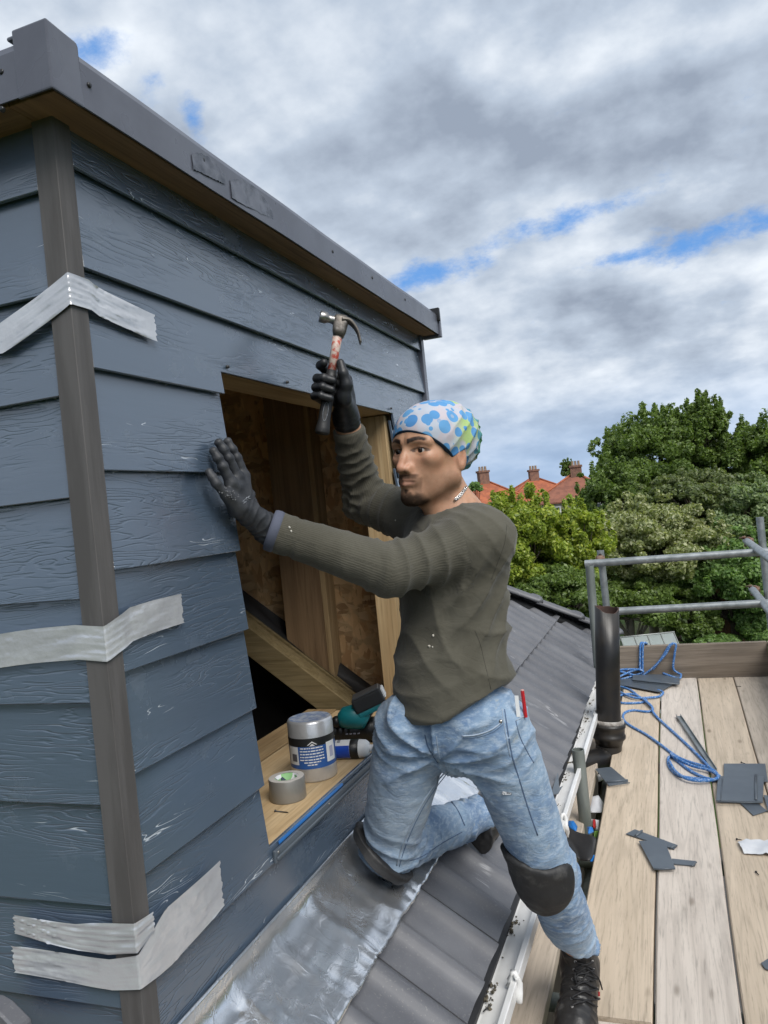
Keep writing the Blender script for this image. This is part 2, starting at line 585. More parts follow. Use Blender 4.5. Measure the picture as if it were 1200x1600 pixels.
MAT['boardwood2'] = wood('brown scaffold board wood', (0.54, 0.465, 0.385), (0.45, 0.385, 0.315), 1, knots=.55, gscale=.8, stain=.25)
MAT['boardwarm'] = wood('warm scaffold board wood', (0.62, 0.515, 0.40), (0.51, 0.42, 0.32), 1, knots=.6, gscale=.75, stain=.22)
MAT['toewood'] = wood('toe board wood', (0.275, 0.230, 0.185), (0.19, 0.155, 0.122), 0, knots=.6, gscale=.9, stain=.4)
MAT['toewoodY'] = wood('pale toe board wood', (0.40, 0.34, 0.27), (0.32, 0.265, 0.205), 1, knots=.6, gscale=.9, stain=.4)
MAT['galv'] = M('galvanised tube', (0.36, 0.38, 0.385), 0.42, metal=.65, col2=(0.25, 0.27, 0.27), ns=14, bs=.15, bscale=70, rv=.2)
MAT['galvold'] = M('dull old tube', (0.24, 0.265, 0.25), 0.55, metal=.4, col2=(0.16, 0.18, 0.165), ns=12, stretch=(1, 1, .2), bs=.15, bscale=70, rv=.2)
MAT['rust'] = M('rusty coupler', (0.24, 0.16, 0.12), 0.7, metal=.3, col2=(0.14, 0.07, 0.04), ns=40, bs=.4, bscale=80)
MAT['iron'] = M('black cast iron paint', (0.012, 0.012, 0.013), 0.36, spec=.5, col2=(0.022, 0.019, 0.016), ns=9, bs=.12, bscale=40, rv=.16)
MAT['ironrust'] = M('rusty pipe lining', (0.085, 0.045, 0.035), 0.8, col2=(0.05, 0.03, 0.025), ns=20)
MAT['mortar'] = M('old mortar', (0.42, 0.40, 0.37), 0.9, col2=(0.22, 0.20, 0.18), ns=50, bs=.6, bscale=60, bd=.002)
MAT['brick'] = M('rendered house wall', (0.20, 0.15, 0.12), 0.9, ns=10, bs=.4, bscale=50)
MAT['pvc'] = M('anthracite offcut plastic', (0.098, 0.118, 0.140), 0.36, spec=.5, col2=(0.082, 0.100, 0.122), ns=6, rv=.15)
MAT['rope'] = M('blue braided rope', (0.035, 0.16, 0.44), 0.6, col2=(0.30, 0.42, 0.62), ns=140, nd=2, lo=.50, hi=.62, bs=.6, bscale=170, bd=.002)
MAT['paper'] = M('crumpled white sheet', (0.72, 0.73, 0.75), 0.6, col2=(0.6, 0.62, 0.66), ns=10, bs=.4, bscale=14, bd=.006)
MAT['black'] = M('black plastic', (0.012, 0.012, 0.013), 0.38, bs=.1, bscale=80)
MAT['steel'] = M('worn steel', (0.46, 0.45, 0.43), 0.33, metal=1.0, col2=(0.20, 0.19, 0.18), ns=45, bs=.25, bscale=60, bd=.001, rv=.25)
MAT['darksteel'] = M('scuffed dark steel', (0.14, 0.125, 0.11), 0.48, metal=.8, col2=(0.34, 0.31, 0.28), ns=50, lo=.5, hi=.72, bs=.5, bscale=70, bd=.001, rv=.25)
MAT['white'] = M('white plastic', (0.74, 0.75, 0.76), 0.4, col2=(0.66, 0.67, 0.68))


# ================================================================== the dormer
WX, WY = -0.800, 0.944                      # outer planes of its front and its cheek
OY0, OY1, OZ0, OZ1 = 1.357, 2.385, -0.634, 0.307   # the window opening
WEND = 2.765
dormer = empty('dormer', (-1.5, 1.9, -1.3), 'dark blue grey clad roof dormer with an unfinished window opening', 'dormer')
GAUGE = 0.1548
LAP0 = 0.572


def lean(z, z0):
    return 0.0160 * (z - z0) / 0.185


def front_plank(outline, z0):
    """outline in (Y, z); the plank leans, its foot stands proud"""
    mb = MB()
    f_ = [(WX - lean(z, z0), y, z) for y, z in outline]
    b_ = [(WX - lean(z, z0) - 0.0085, y, z) for y, z in outline]
    n = len(outline)
    mb.add(f_ + b_, [tuple(range(n)), tuple(range(n, 2 * n))[::-1]] + [(i, (i + 1) % n, n + (i + 1) % n, n + i) for i in range(n)])
    return mb.build('plank', MAT['siding'], dormer, bevel=0.0012)


Y0 = 0.982
for k in range(-1, 10):
    z0 = LAP0 - GAUGE * k
    z1 = z0 + GAUGE + 0.028
    if k == -1:
        continue
    if k == 0:
        z1 = 0.655
    if k == 9:
        continue
    j = random.uniform(-.0015, .0015)
    z0 += j
    if z0 >= OZ1:
        front_plank([(Y0, z0), (WEND, z0), (WEND, z1), (Y0, z1)], z0)
    elif z1 - 0.028 > OZ1 > z0:       # notched over the head of the opening
        front_plank([(Y0, z0), (OY0, z0), (OY0, OZ1), (OY1, OZ1 + .004), (OY1, z0), (WEND, z0), (WEND, z1), (Y0, z1)], z0)
    elif z0 > OZ0:
        front_plank([(Y0, z0), (OY0, z0), (OY0 + .003, z1), (Y0, z1)], z0)
        front_plank([(OY1, z0), (WEND, z0), (WEND, z1), (OY1, z1)], z0)
    else:
        front_plank([(Y0, z0), (WEND, z0), (WEND, z1), (OY1, z1), (OY1, OZ0), (OY0, OZ0), (OY0, z1), (Y0, z1)], z0)
zb = LAP0 - GAUGE * 8
front_plank([(Y0, -0.835), (WEND, -0.835), (WEND, zb + .026), (Y0, zb + .026)], zb - GAUGE)

ROOF_S, ROOF_C = 0.75, -1.42               # roof plane  z = ROOF_C - ROOF_S * X


def roofz(x): return ROOF_C - ROOF_S * x


for k in range(0, 10):                      # cheek planks, cut along the roof slope further back
    z0 = 0.529 - 0.1535 * k + random.uniform(-.0015, .0015)
    z1 = z0 + 0.1535 + 0.028
    if k == 0:
        z1 = 0.655
    if k == 9:
        z0, z1 = -1.0, z1
    xa, xb = -0.838, -2.3
    mb = MB()
    o_ = [(xa, z0), (xb, z0), (xb, z1), (xa, z1)]
    f_ = [(x, WY + lean(z, max(z0, z1 - .19)), z) for x, z in o_]
    b_ = [(x, WY + lean(z, max(z0, z1 - .19)) + 0.0085, z) for x, z in o_]
    mb.add(f_ + b_, [(0, 1, 2, 3), (7, 6, 5, 4)] + [(i, (i + 1) % 4, 4 + (i + 1) % 4, 4 + i) for i in range(4)])
    mb.build('plank', MAT['siding'], dormer, bevel=0.0012)

# corner post of two strips and its far twin
pm = MB()
pm.box(WX - 0.036, WX + 0.003, WY - 0.003, WY + 0.034, -1.05, 0.632)
pm.build('corner_post', MAT['post'], dormer, bevel=0.0008)
MB().box(WX - 0.03, WX + 0.004, WEND + .001, WEND + 0.032, -0.84, 0.6285).build('end_trim', MAT['fascia'], dormer, bevel=0.002)
# timber under the roof edging
MB().box(WX - .03, -0.749, WY - .050, 2.80, 0.629, 0.700).build('eaves_batten', wood('brown eaves softwood', (0.27, 0.17, 0.095), (0.18, 0.11, 0.06), 1), dormer, bevel=.001)
MB().box(-2.4, WX - .0305, WY - .051, WY + .03, 0.629, 0.700).build('eaves_batten', wood('eaves softwood', (0.27, 0.17, 0.095), (0.18, 0.11, 0.06), 0), dormer, bevel=.001)
# roof edging: an angle with a rounded nose
FX, FY, FZ0, FZ1 = -0.740, 0.880, 0.626, 0.702


def edging_profile(t):
    return [(0.0, FZ0), (0.004, FZ0 - .001), (0.0045, FZ1 - .012), (0.001, FZ1 - .002), (-0.010, FZ1 + .003), (-0.09, FZ1 + .006), (-0.09, FZ1 + .003), (-0.008, FZ1 - .002), (0.0, FZ1 - .008)]


mb = MB()
pr = edging_profile(0)
ys = np.linspace(FY + .055, 2.80, 22)
v, f = [], []
for i, y in enumerate(ys):
    w_ = 0.0012 * math.sin(y * 5) + .0008 * math.sin(y * 13)
    v += [(FX + a + w_, y, z + .0015 * math.sin(y * 3.1)) for a, z in pr]
n_ = len(pr)
for i in range(len(ys) - 1):
    f += [(i * n_ + k, i * n_ + (k + 1) % n_, (i + 1) * n_ + (k + 1) % n_, (i + 1) * n_ + k) for k in range(n_)]
mb.add(v, f, False)
mb.build('roof_edging', MAT['fascia'], dormer)
mb = MB()
v, f = [], []
xs = np.linspace(FX - .05, -2.4, 12)
for x in xs:
    v += [(x, FY - a, z) for a, z in pr]
for i in range(len(xs) - 1):
    f += [(i * n_ + k, i * n_ + (k + 1) % n_, (i + 1) * n_ + (k + 1) % n_, (i + 1) * n_ + k) for k in range(n_)]
mb.add(v, f).build('roof_edging', MAT['fascia'], dormer)
# raised corner piece
mb = MB()
t_ = 0.0055
for (q, hi_) in ((0, 0),):
    out = [(FX - .055, FY - t_), (FX + t_, FY - t_), (FX + t_, FY + .058), (FX + .001, FY + .058), (FX + .001, FY - .001), (FX - .055, FY - .001)]
    v = [(x, y, FZ0 - .004) for x, y in out] + [(x, y, FZ1 + .016) for x, y in out]
    v[8] = (v[8][0] - .002, v[8][1], FZ1 + .012)
    m_ = len(out)
    mb.add(v, [tuple(range(m_))[::-1], tuple(range(m_, 2 * m_))] + [(i, (i + 1) % m_, m_ + (i + 1) % m_, m_ + i) for i in range(m_)])
mb.box(FX - .07, FX + .001, FY, FY + .058, FZ1 + .008, FZ1 + .0135)
mb.build('corner_cap', MAT['fascia'], dormer, bevel=.0025, seg=2)
MB().box(FX - .06, FX + .011, 2.801, 2.822, FZ0 - .008, FZ1 + .014).build('end_cap', MAT['fascia'], dormer, bevel=.003, seg=2)
MB().box(FX - .03, FX + .016, 2.786, 2.8005, FZ1 - .028, FZ1 + .02).build('end_clip', MAT['black'], dormer, bevel=.002)
# the deck of the dormer roof
MB().box(-2.4, FX - .09, FY + .09, 2.78, 0.701, 0.7045).build('roof_deck', MAT['dark'], dormer)
MB().box(-2.4, WX - .032, FY + .09, 2.78, 0.632, 0.698).build('ceiling', MAT['osb'], dormer)
# nail plugs in the edging
for (u, v_) in ((140, 133), (318, 250), (437, 331), (520, 393), (582, 434), (633, 468)):
    p = PX(u, v_, FX + .0045)
    MB().lathe(p - np.array((.002, 0, 0)), (1, 0, 0), [(.0001, .0035), (.0032, .0035), (.0042, .002), (.0042, -.002)], 12).build('edging_nail', MAT['black'], dormer)
for (u, v_) in ((2, 112), (2, 170)):
    p = PY(u, v_, FY - .0045)
    MB().lathe(p + np.array((0, .002, 0)), (0, -1, 0), [(.0001, .0035), (.0032, .0035), (.0042, .002), (.0042, -.002)], 12).build('edging_nail', MAT['black'], dormer)
# film still stuck to the edging, wrinkled
def film(y0, y1, z0, z1, seed):
    rg = np.random.default_rng(seed)
    v, f, nx, nz = [], [], 26, 7
    for i in range(nx):
        for j in range(nz):
            a, b = i / (nx - 1), j / (nz - 1)
            rag = 0
            zed = z0 + (z1 - z0) * b * (.55 + .45 * math.sin(a * 3.0 + .3)) + .012 * a + (rg.random() - .5) * .003 * (1 if j in (0, nz - 1) else 0)
            v.append((FX + .0058 + .0003 * rg.random() + .0003 * math.sin(a * 19 + b * 4), y0 + (y1 - y0) * a + rag * (-1 if i else 1), min(zed, FZ1 - .014)))
    for i in range(nx - 1):
        for j in range(nz - 1):
            f.append((i * nz + j, (i + 1) * nz + j, (i + 1) * nz + j + 1, i * nz + j + 1))
    MB().add(v, f, True).build('film_scrap', MAT['fasciafilm'], dormer)


film(1.215, 1.325, FZ0 + .012, FZ0 + .050, 3)
film(1.345, 1.515, FZ0 + .004, FZ0 + .056, 5)
# screws over the head of the opening
for (u, v_) in ((357, 573), (450, 597), (612, 638)):
    p = PX(u, v_, WX + .0005)
    MB().lathe(p, (1, 0, 0), [(.0001, .0012), (.003, .0012), (.0036, -.004)], 10).build('screw_head', MAT['black'], dormer)

# window opening: head, jambs, sill
MB().box(WX - .115, WX - .0158, OY0 - .0, OY1 - .0, OZ1 + .004, OZ1 + .05).build('window_head', MAT['timberY'], dormer, bevel=.001)
MB().box(WX - .125, WX - .0315, OY1 - .012, OY1 + .035, OZ0 - .03, OZ1 + .001).build('window_jamb', MAT['timber'], dormer, bevel=.0015)
MB().box(WX - .125, WX - .0315, OY0 - .045, OY0 - .002, OZ0 - .03, OZ1 + .001).build('window_jamb', MAT['timber'], dormer, bevel=.0015)
MB().box(WX - .300, WX - .0045, OY0 - .03, OY1 - .013, OZ0 - .022, OZ0 - .003).build('window_sill', MAT['sill'], dormer, bevel=.001)
v, f = [], []
yy = np.linspace(OY0 + .03, OY0 + .36, 24)
for i, y in enumerate(yy):
    w_ = -.003 + .002 * math.sin(i * .9) + (.006 * math.sin(i / 23 * math.pi))
    v += [(WX + .0008, y, OZ0 - .008), (WX + .0008, y, OZ0 - .0025), (WX - w_ - .004, y, OZ0 - .0022)]
f = [(i * 3 + k, i * 3 + k + 1, i * 3 + k + 4, i * 3 + k + 3) for i in range(23) for k in (0, 1)]
MB().add(v, f, True).build('membrane_edge', MAT['bluefilm'], dormer)
# slim starter strip along the outside of the sill
MB().box(WX + .0012, WX + .007, OY0 + .002, OY1 - .002, OZ0 - .033, OZ0 - .009).box(WX + .0075, WX + .0115, OY0 + .004, OY1 - .004, OZ0 - .0265, OZ0 - .021).build('sill_strip', MAT['pvc'], dormer, bevel=.001)
for y in (1.372, 1.62, 1.90):
    MB().lathe((WX + .0068, y, OZ0 - .0155), (1, 0, 0), [(.0001, .0015), (.003, .0015), (.0034, -.001)], 10).build('screw_head', MAT['steel'], dormer)

# inside: far cheek boarding, studs, rafter, loft
CY = 2.690
q0, q1 = PY(395, 975, 2.57), PY(560, 1100, 2.57)
slp = (q1[2] - q0[2]) / (q1[0] - q0[0])
xr0 = -2.2
zr0 = q0[2] + slp * (xr0 - q0[0])


def rz_(x): return zr0 + slp * (x - xr0) - .10


for (x0, x1) in ((-0.85, -1.235), (-1.2365, -1.72), (-1.7215, -2.3)):
    MB().prism([(x0, CY, rz_(x0)), (x0, CY, .63), (x1, CY, .63), (x1, CY, rz_(x1))], (0, .012, 0)).build('osb_board', MAT['osb'], dormer)
MB().box(-1.385, -1.225, CY - .075, CY - .001, -0.60, 0.63).build('stud', wood('dark stud', (0.30, 0.20, 0.115), (0.22, 0.14, 0.08), 2), dormer, bevel=.001)
MB().box(-1.2245, -1.205, CY - .078, CY - .001, -0.62, 0.63).build('stud_batten', MAT['timber'], dormer, bevel=.001)
MB().box(-0.925, -0.826, OY1 + .036, CY - .001, -0.85, 0.63).build('corner_stud', MAT['timber'], dormer, bevel=.001)
MB().box(-2.0, -1.86, CY - .075, CY - .001, -0.2, 0.63).build('stud', MAT['timber'], dormer, bevel=.001)


def sloped(x0, x1, zc0, sl, y0, y1, th, name, mat):
    poly = [(x0, y0, zc0), (x1, y0, zc0 + sl * (x1 - x0)), (x1, y0, zc0 + sl * (x1 - x0) - th), (x0, y0, zc0 - th)]
    MB().prism(poly, (0, y1 - y0, 0)).build(name, mat, dormer, bevel=.002)


sloped(xr0, -0.93, zr0, slp, 2.525, 2.60, .115, 'rafter', MAT['timberX'])
sloped(xr0, -0.93, zr0 + .012, slp, 2.602, 2.66, .10, 'rafter_plate', MAT['timberX'])
# slack membrane lying along the rafter
mm = []
for i in range(40):
    x = -2.1 + 1.15 * i / 39
    z = zr0 + slp * (x - xr0)
    for j in range(5):
        mm.append((x, 2.606 + .017 * j, z + .016 + .022 * math.sin(j * .8 + i * .35) * math.sin(j * .785) + .035 * (j / 4) ** 2))
MB().add(mm, [(i * 5 + j, i * 5 + j + 1, (i + 1) * 5 + j + 1, (i + 1) * 5 + j) for i in range(39) for j in range(4)], True).build('membrane', MAT['dark'], dormer)
MB().box(WX - .47, WX - .36, 1.02, 2.50, OZ0 - .105, OZ0 - .032).build('loft_beam', MAT['timberY'], dormer, bevel=.002)
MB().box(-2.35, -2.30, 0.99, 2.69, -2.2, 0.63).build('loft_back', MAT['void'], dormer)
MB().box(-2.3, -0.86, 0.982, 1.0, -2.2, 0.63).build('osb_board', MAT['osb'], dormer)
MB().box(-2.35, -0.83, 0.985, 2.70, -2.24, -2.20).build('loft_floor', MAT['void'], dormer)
MB().prism([(-.86, CY + .014, -2.2), (-.86, CY + .014, rz_(-.86)), (-2.3, CY + .014, rz_(-2.3)), (-2.3, CY + .014, -2.2)], (0, .006, 0)).build('loft_dark_sheet', M('painted loft darkness', (.012, .011, .010), .95), dormer)  # black sheet painted as the darkness of the open loft below the rafter
MB().box(WX - .046, WX - .0375, 0.99, OY0 - .05, -1.2, 0.63).build('sheathing', MAT['osb'], dormer)
MB().box(WX - .046, WX - .0375, OY1 + .037, 2.75, -1.2, 0.63).build('sheathing', MAT['osb'], dormer)
MB().box(WX - .046, WX - .0375, OY0 - .049, OY1 + .036, OZ1 + .051, 0.63).build('sheathing', MAT['osb'], dormer)
MB().box(WX - .046, WX - .0375, OY0 - .049, OY1 + .036, -1.2, OZ0 - .031).build('sheathing', MAT['osb'], dormer)
MB().box(-2.3, WX - .03, CY + .021, CY + .055, -1.0, 0.60).build('far_cheek', MAT['siding'], dormer)

# ================================================================== the main roof
roof = empty('house_roof', (-0.9, 3.2, -1.2), 'slope of dark grey interlocking roof tiles below the dormer', 'roof')
EAVE = -0.537
TDROP = -0.026
TW, TP = 0.300, 0.150                       # tile cover width, roll spacing
HIP0, HIP1 = np.array((-.50, 5.765)), np.array((-1.40, 4.61))
hd = (HIP1 - HIP0) / np.linalg.norm(HIP1 - HIP0)
hn = np.array((hd[1], -hd[0]))              # horizontal normal of the hip line
if np.dot(hn, np.array((-0.9, 3.0)) - HIP0) < 0:
    hn = -hn
along = unit((1, 0, -ROOF_S))               # down the slope
nrm = unit((ROOF_S, 0, 1))
TL = 0.292                                  # horizontal length of one course


def tile_profile(t):                        # height over one roll spacing, t in 0..1
    c = abs(((t + .5) % 1.0) - .5) * 2      # 0 at roll crown
    return 0.021 * (0.5 + 0.5 * math.cos(math.pi * min(1.0, c / 0.62)))


def tile_mesh():
    nx, ny = 3, 28
    v, f = [], []
    for s_ in (0, 1):
        for i in range(nx):
            a = i / (nx - 1)
            for j in range(ny + 1):
                b = j / ny
                h = tile_profile(b * 2.0 + .25) + (0.026 * a) - 0.013 * s_
                p = along * (a * (TL + .035) / along[0]) + nrm * h
                v.append((p[0], b * (TW - .003), p[2]))
    w = ny + 1
    for s_ in (0, 1):
        o = s_ * nx * w
        for i in range(nx - 1):
            for j in range(ny):
                q = (o + i * w + j, o + i * w + j + 1, o + (i + 1) * w + j + 1, o + (i + 1) * w + j)
                f.append(q if s_ else q[::-1])
    o = nx * w
    for j in range(ny):                     # front lip
        f.append(((nx - 1) * w + j, (nx - 1) * w + j + 1, o + (nx - 1) * w + j + 1, o + (nx - 1) * w + j))
    for i in range(nx - 1):                 # side edges
        f.append((i * w, (i + 1) * w, o + (i + 1) * w, o + i * w))
        f.append((i * w + ny, (i + 1) * w + ny, o + (i + 1) * w + ny, o + i * w + ny))
    me = bpy.data.meshes.new('roof_tile')
    me.from_pydata(v, [], f)
    bm = bmesh.new()
    bm.from_mesh(me)
    bmesh.ops.recalc_face_normals(bm, faces=bm.faces)
    for e_ in bm.edges:
        e_.smooth = not (len(e_.link_faces) == 2 and e_.calc_face_angle(0) > .7)
    for fc in bm.faces:
        fc.smooth = True
    bm.to_mesh(me)
    bm.free()
    me.materials.append(MAT['tile'])
    return me


TM = tile_mesh()
for course in range(4):
    xt = EAVE - TL * (course + 1)
    y = 0.62 if course == 0 else (0.35 if course < 1 else 2.82)
    if course > 0:
        y = 2.80 - (0.15 if course % 2 else 0.0) + .16
    while y < 5.9:
        p0 = np.array((xt, y, roofz(xt) + TDROP))
        cs = [np.array((xt + dx, y + dy)) for dx in (0, TL) for dy in (0, TW)]
        ds = [float(np.dot(c_ - HIP0, hn)) for c_ in cs]
        if max(ds) > 0.06:
            me_ = TM
            if min(ds) < 0.07:
                me_ = TM.copy()
                bm = bmesh.new()
                bm.from_mesh(me_)
                pc = np.array((HIP0[0] - p0[0], HIP0[1] - p0[1])) + hn * .05
                bmesh.ops.bisect_plane(bm, geom=bm.verts[:] + bm.edges[:] + bm.faces[:], plane_co=(pc[0], pc[1], 0), plane_no=(-hn[0], -hn[1], 0), clear_outer=True)
                bm.to_mesh(me_)
                bm.free()
            if len(me_.vertices):
                o = obj('tile', me_, None, roof)
                o.location = Vector((p0[0], p0[1], p0[2] + random.uniform(-.001, .001)))
                o.rotation_euler = (random.uniform(-.003, .003), random.uniform(-.004, .004), 0)
        y += TW
# underlay so that no daylight shows between tiles
xs_ = [EAVE + .005, -2.4]
pl_ = [(-.495, .2), (-.495, 5.76), (-2.2, 3.58), (-2.2, 2.74), (-.835, 2.74), (-.835, .2)]
MB().prism([(x, y, roofz(x) - .05) for x, y in pl_], (0, 0, -.02)).build('underlay', MAT['dark'], roof)
# the neighbouring slope beyond the hip
MB().add([(EAVE, 5.77, roofz(EAVE) - .02), (-2.2, 3.58, roofz(-2.2) - .02), (-2.6, 5.9, roofz(EAVE) - .3)], [(0, 1, 2)]).build('far_slope', MAT['tile'], roof)
# hip tiles
hl = float(np.linalg.norm(HIP1 - HIP0))
h0 = np.array((HIP0[0], HIP0[1], roofz(HIP0[0]) + .012))
h1 = np.array((HIP1[0], HIP1[1], roofz(HIP1[0]) + .012))
hax = unit(h1 - h0)
side = unit(np.cross(hax, (0, 0, 1)))
upv = unit(np.cross(side, hax))
hmb = []
for k in range(4):
    s0, s1 = k * .40 - .05, k * .40 + .40
    v = []
    for (s_, lift) in ((s0, .024), (s0 + .03, .024), (s0 + .032, .014), (s1, .004)):
        for (r_, rev) in ((.085, 0), (.070, 1)):
            for q in range(9):
                an = math.pi * (q / 8)
                v.append(h0 + hax * s_ + side * (r_ * math.cos(an)) + upv * (r_ * .62 * math.sin(an) + lift))
    f = []
    for i in range(3):
        for ring in (0, 1):
            a = i * 18 + ring * 9
            f += [(a + q, a + q + 1, a + 18 + q + 1, a + 18 + q) for q in range(8)]
    for a in (0, 54):
        f += [(a + q, a + q + 1, a + 9 + q + 1, a + 9 + q) for q in range(8)]
    f += [(i * 18 + e_, (i + 1) * 18 + e_, (i + 1) * 18 + 9 + e_, i * 18 + 9 + e_) for i in range(3) for e_ in (0, 8)]
    MB().add(v, f, True).build('hip_tile', MAT['tile'], roof)
mbm = MB()
pts = [h0 + hax * (i * .1) - upv * .035 for i in range(16)]
mbm.tube(pts, .045, 8).build('hip_bedding', MAT['dark'], roof)
# dressed metal flashing along the foot of the dormer
nx, ny = 26, 220
v = []
rg = np.random.default_rng(4)
ph = rg.random(12) * 6.28
for i in range(ny):
    y = 0.75 + 2.05 * i / (ny - 1)
    for j in range(nx):
        t = j / (nx - 1)
        s_ = t * 0.215
        wob = 0.0
        if s_ < .03:
            x, z = WX + .0035, roofz(WX) + .058 - s_
        else:
            d_ = s_ - .03
            x = WX + .0035 + d_ * along[0] + (wob * (t > .9))
            b = (y - 0.62) / TP + .25
            roll = tile_profile(b)
            press = min(1.0, max(0.0, (d_ - .05) / .13))
            a_ = (x - (EAVE - TL)) / TL
            base = roofz(x) + TDROP + .0145 + .033 * max(0, a_)
            wr = .0026 * math.sin(y * 31 + 4 * t + ph[2]) * math.sin(t * 5 + ph[3]) + .0018 * math.sin(y * 57 - t * 9 + ph[4]) + .0015 * math.sin(t * 30 + y * 17 + ph[5])
            crimp = .0035 * max(0, (t - .72) / .28) * math.sin(y * 150 + 2 * math.sin(y * 21)) * (0.4 + 0.6 * math.sin(y * 11 + 1) ** 2)
            cor = .022 * max(0, 1 - d_ / .03) ** 2
            z = base + (max(roll, .010) * .55 + .012) * nrm[2] + (wr * .6 * min(1, d_ / .04) + crimp * .7) + cor + .003
        v.append((x, y, z))
f = [(i * nx + j, i * nx + j + 1, (i + 1) * nx + j + 1, (i + 1) * nx + j) for i in range(ny - 1) for j in range(nx - 1)]
fl = mesh_np(np.array(v), np.array(f), True)
fo = obj('flashing', fl, MAT['flash'], roof, label='crinkled silver flashing strip')
sm_ = fo.modifiers.new('thick', 'SOLIDIFY')
sm_.thickness = .0018
# gutter
GX0, GX1, GZ = -0.520, -0.428, -1.074
prof = [(GX0, GZ - .012), (GX0 + .006, GZ - .030), (GX0 + .03, GZ - .036), (GX1 - .016, GZ - .034), (GX1 - .0145, GZ - .030), (GX1 - .0135, GZ - .012), (GX1 - .0135, GZ - .010),
        (GX1 - .0020, GZ - .009), (GX1, GZ - .010), (GX1, GZ - .014), (GX1 - .002, GZ - .045), (GX1 - .026, GZ - .068), (GX0 + .02, GZ - .070), (GX0 - .004, GZ - .06), (GX0 - .006, GZ - .012)]
mb = MB()
v, f = [], []
ys = np.linspace(.5, 5.72, 40)
for y in ys:
    sag = .002 * math.sin(y * 3)
    tx = 0.0
    v += [(x + tx, y, z + sag + (y - 1.5) * .006) for x, z in prof]
n_ = len(prof)
for i in range(len(ys) - 1):
    f += [(i * n_ + k, i * n_ + (k + 1) % n_, (i + 1) * n_ + (k + 1) % n_, (i + 1) * n_ + k) for k in range(n_)]
gut = mb.add(v, f, False).build('gutter', MAT['gutter'], roof, label='white plastic gutter with sealed joints')
MB().box(-.56, GX0 - .008, .5, 5.66, -1.24, -1.09).build('fascia_board', MAT['white'], roof)
for y in (1.74, 1.545, 2.62, 3.9):          # joints daubed with sealant
    tx, tz = 0.0, (y - 1.5) * .006
    rg = np.random.default_rng(int(y * 100))
    pts = []
    for k in range(9):
        a = k / 8
        x = GX1 - .022 + .028 * a + tx
        z = GZ - .03 + .04 * min(1, a * 2) - .06 * max(0, a - .6) + tz
        pts.append((x, y + rg.normal() * .004, z))
    MB().tube(pts, [.004 + .004 * rg.random() for _ in pts], 7).build('sealant_bead', MAT['silicone'], roof)
    dr = [(GX1 + .003 + tx, y + .01 * rg.normal(), GZ - .002 - .016 * k + tz) for k in range(5)]
    MB().tube(dr, [.006, .009, .010, .008, .003], 7, flat=.6).build('sealant_drip', MAT['silicone'], roof)
# moss and grit lodged in the gutter: a rubble of tiny lumps
mo_v, mo_f = [], []
rg = np.random.default_rng(9)
for k in range(620):
    y = 1.45 + 3.6 * rg.random() ** 1.6
    if math.sin(y * 23) + math.sin(y * 41 + 1) < .15 * rg.random():
        continue
    x = GX0 + .026 + abs(rg.normal()) * .012
    z = GZ - .035 + abs(rg.normal()) * .004 + (y - 1.5) * .006
    s_ = .0018 + .004 * rg.random() ** 2
    q = rg.normal(size=(3, 3))
    b = len(mo_v)
    for d_ in ((1, 0, 0), (-1, 0, 0), (0, 1, 0), (0, -1, 0), (0, 0, 1), (0, 0, -1)):
        w_ = np.array(d_) * s_ * (0.6 + .8 * rg.random())
        mo_v.append((x + w_[0], y + w_[1], z + w_[2]))
    mo_f += [(b, b + 2, b + 4), (b + 2, b + 1, b + 4), (b + 1, b + 3, b + 4), (b + 3, b, b + 4), (b + 2, b, b + 5), (b + 1, b + 2, b + 5), (b + 3, b + 1, b + 5), (b, b + 3, b + 5)]
obj('gutter_moss', mesh_np(mo_v, mo_f), MAT['moss'], roof, kind='stuff')
# wall of the house below
hw = MB().box(-2.4, -.565, .0, 5.5, -6.6, -1.26).build('house_wall', MAT['brick'], None)
tag(hw, 'rendered house wall under the eaves behind the scaffold', 'wall')

# ================================================================== ground
gm, gn = newmat('lawn and garden soil')
gc = coords(gn, False)
gb = gn.mix(gn.ss(gn.noise(gc, .35, 5, .6), .4, .6), (0.045, 0.075, 0.022), (0.075, 0.085, 0.035))
finish(gn, gb, .95, 0, .1, bump(gn, gn.noise(gc, 6, 4), .6, .1))
MB().box(-8.0, 3.0, -2.0, 15.0, -6.62, -6.56).build('gap_backing', M('dark gap backing', (0.075, 0.068, 0.062), .9, ns=3), None, kind='structure')  # dark slab added over the lawn to darken the gaps between deck boards
MB().add([(-900, -900, -6.6), (900, -900, -6.6), (900, 1400, -6.6), (-900, 1400, -6.6)], [(0, 1, 2, 3)]).build('ground', gm, None, kind='structure')

# ================================================================== scaffold
SN, SCST = np.array([0.0, -0.045, 1.0]), -1.43        # top of the boards: z = -1.43 + 0.045 Y


def platz(y): return SCST + 0.045 * y
def PB(u, v, h=0.0): return PPL(u, v, SN, SCST + h)


scaf = empty('scaffold', (-.1, 3.4, -2.4), 'tube scaffold with weathered timber deck beside the gutter', 'scaffold')


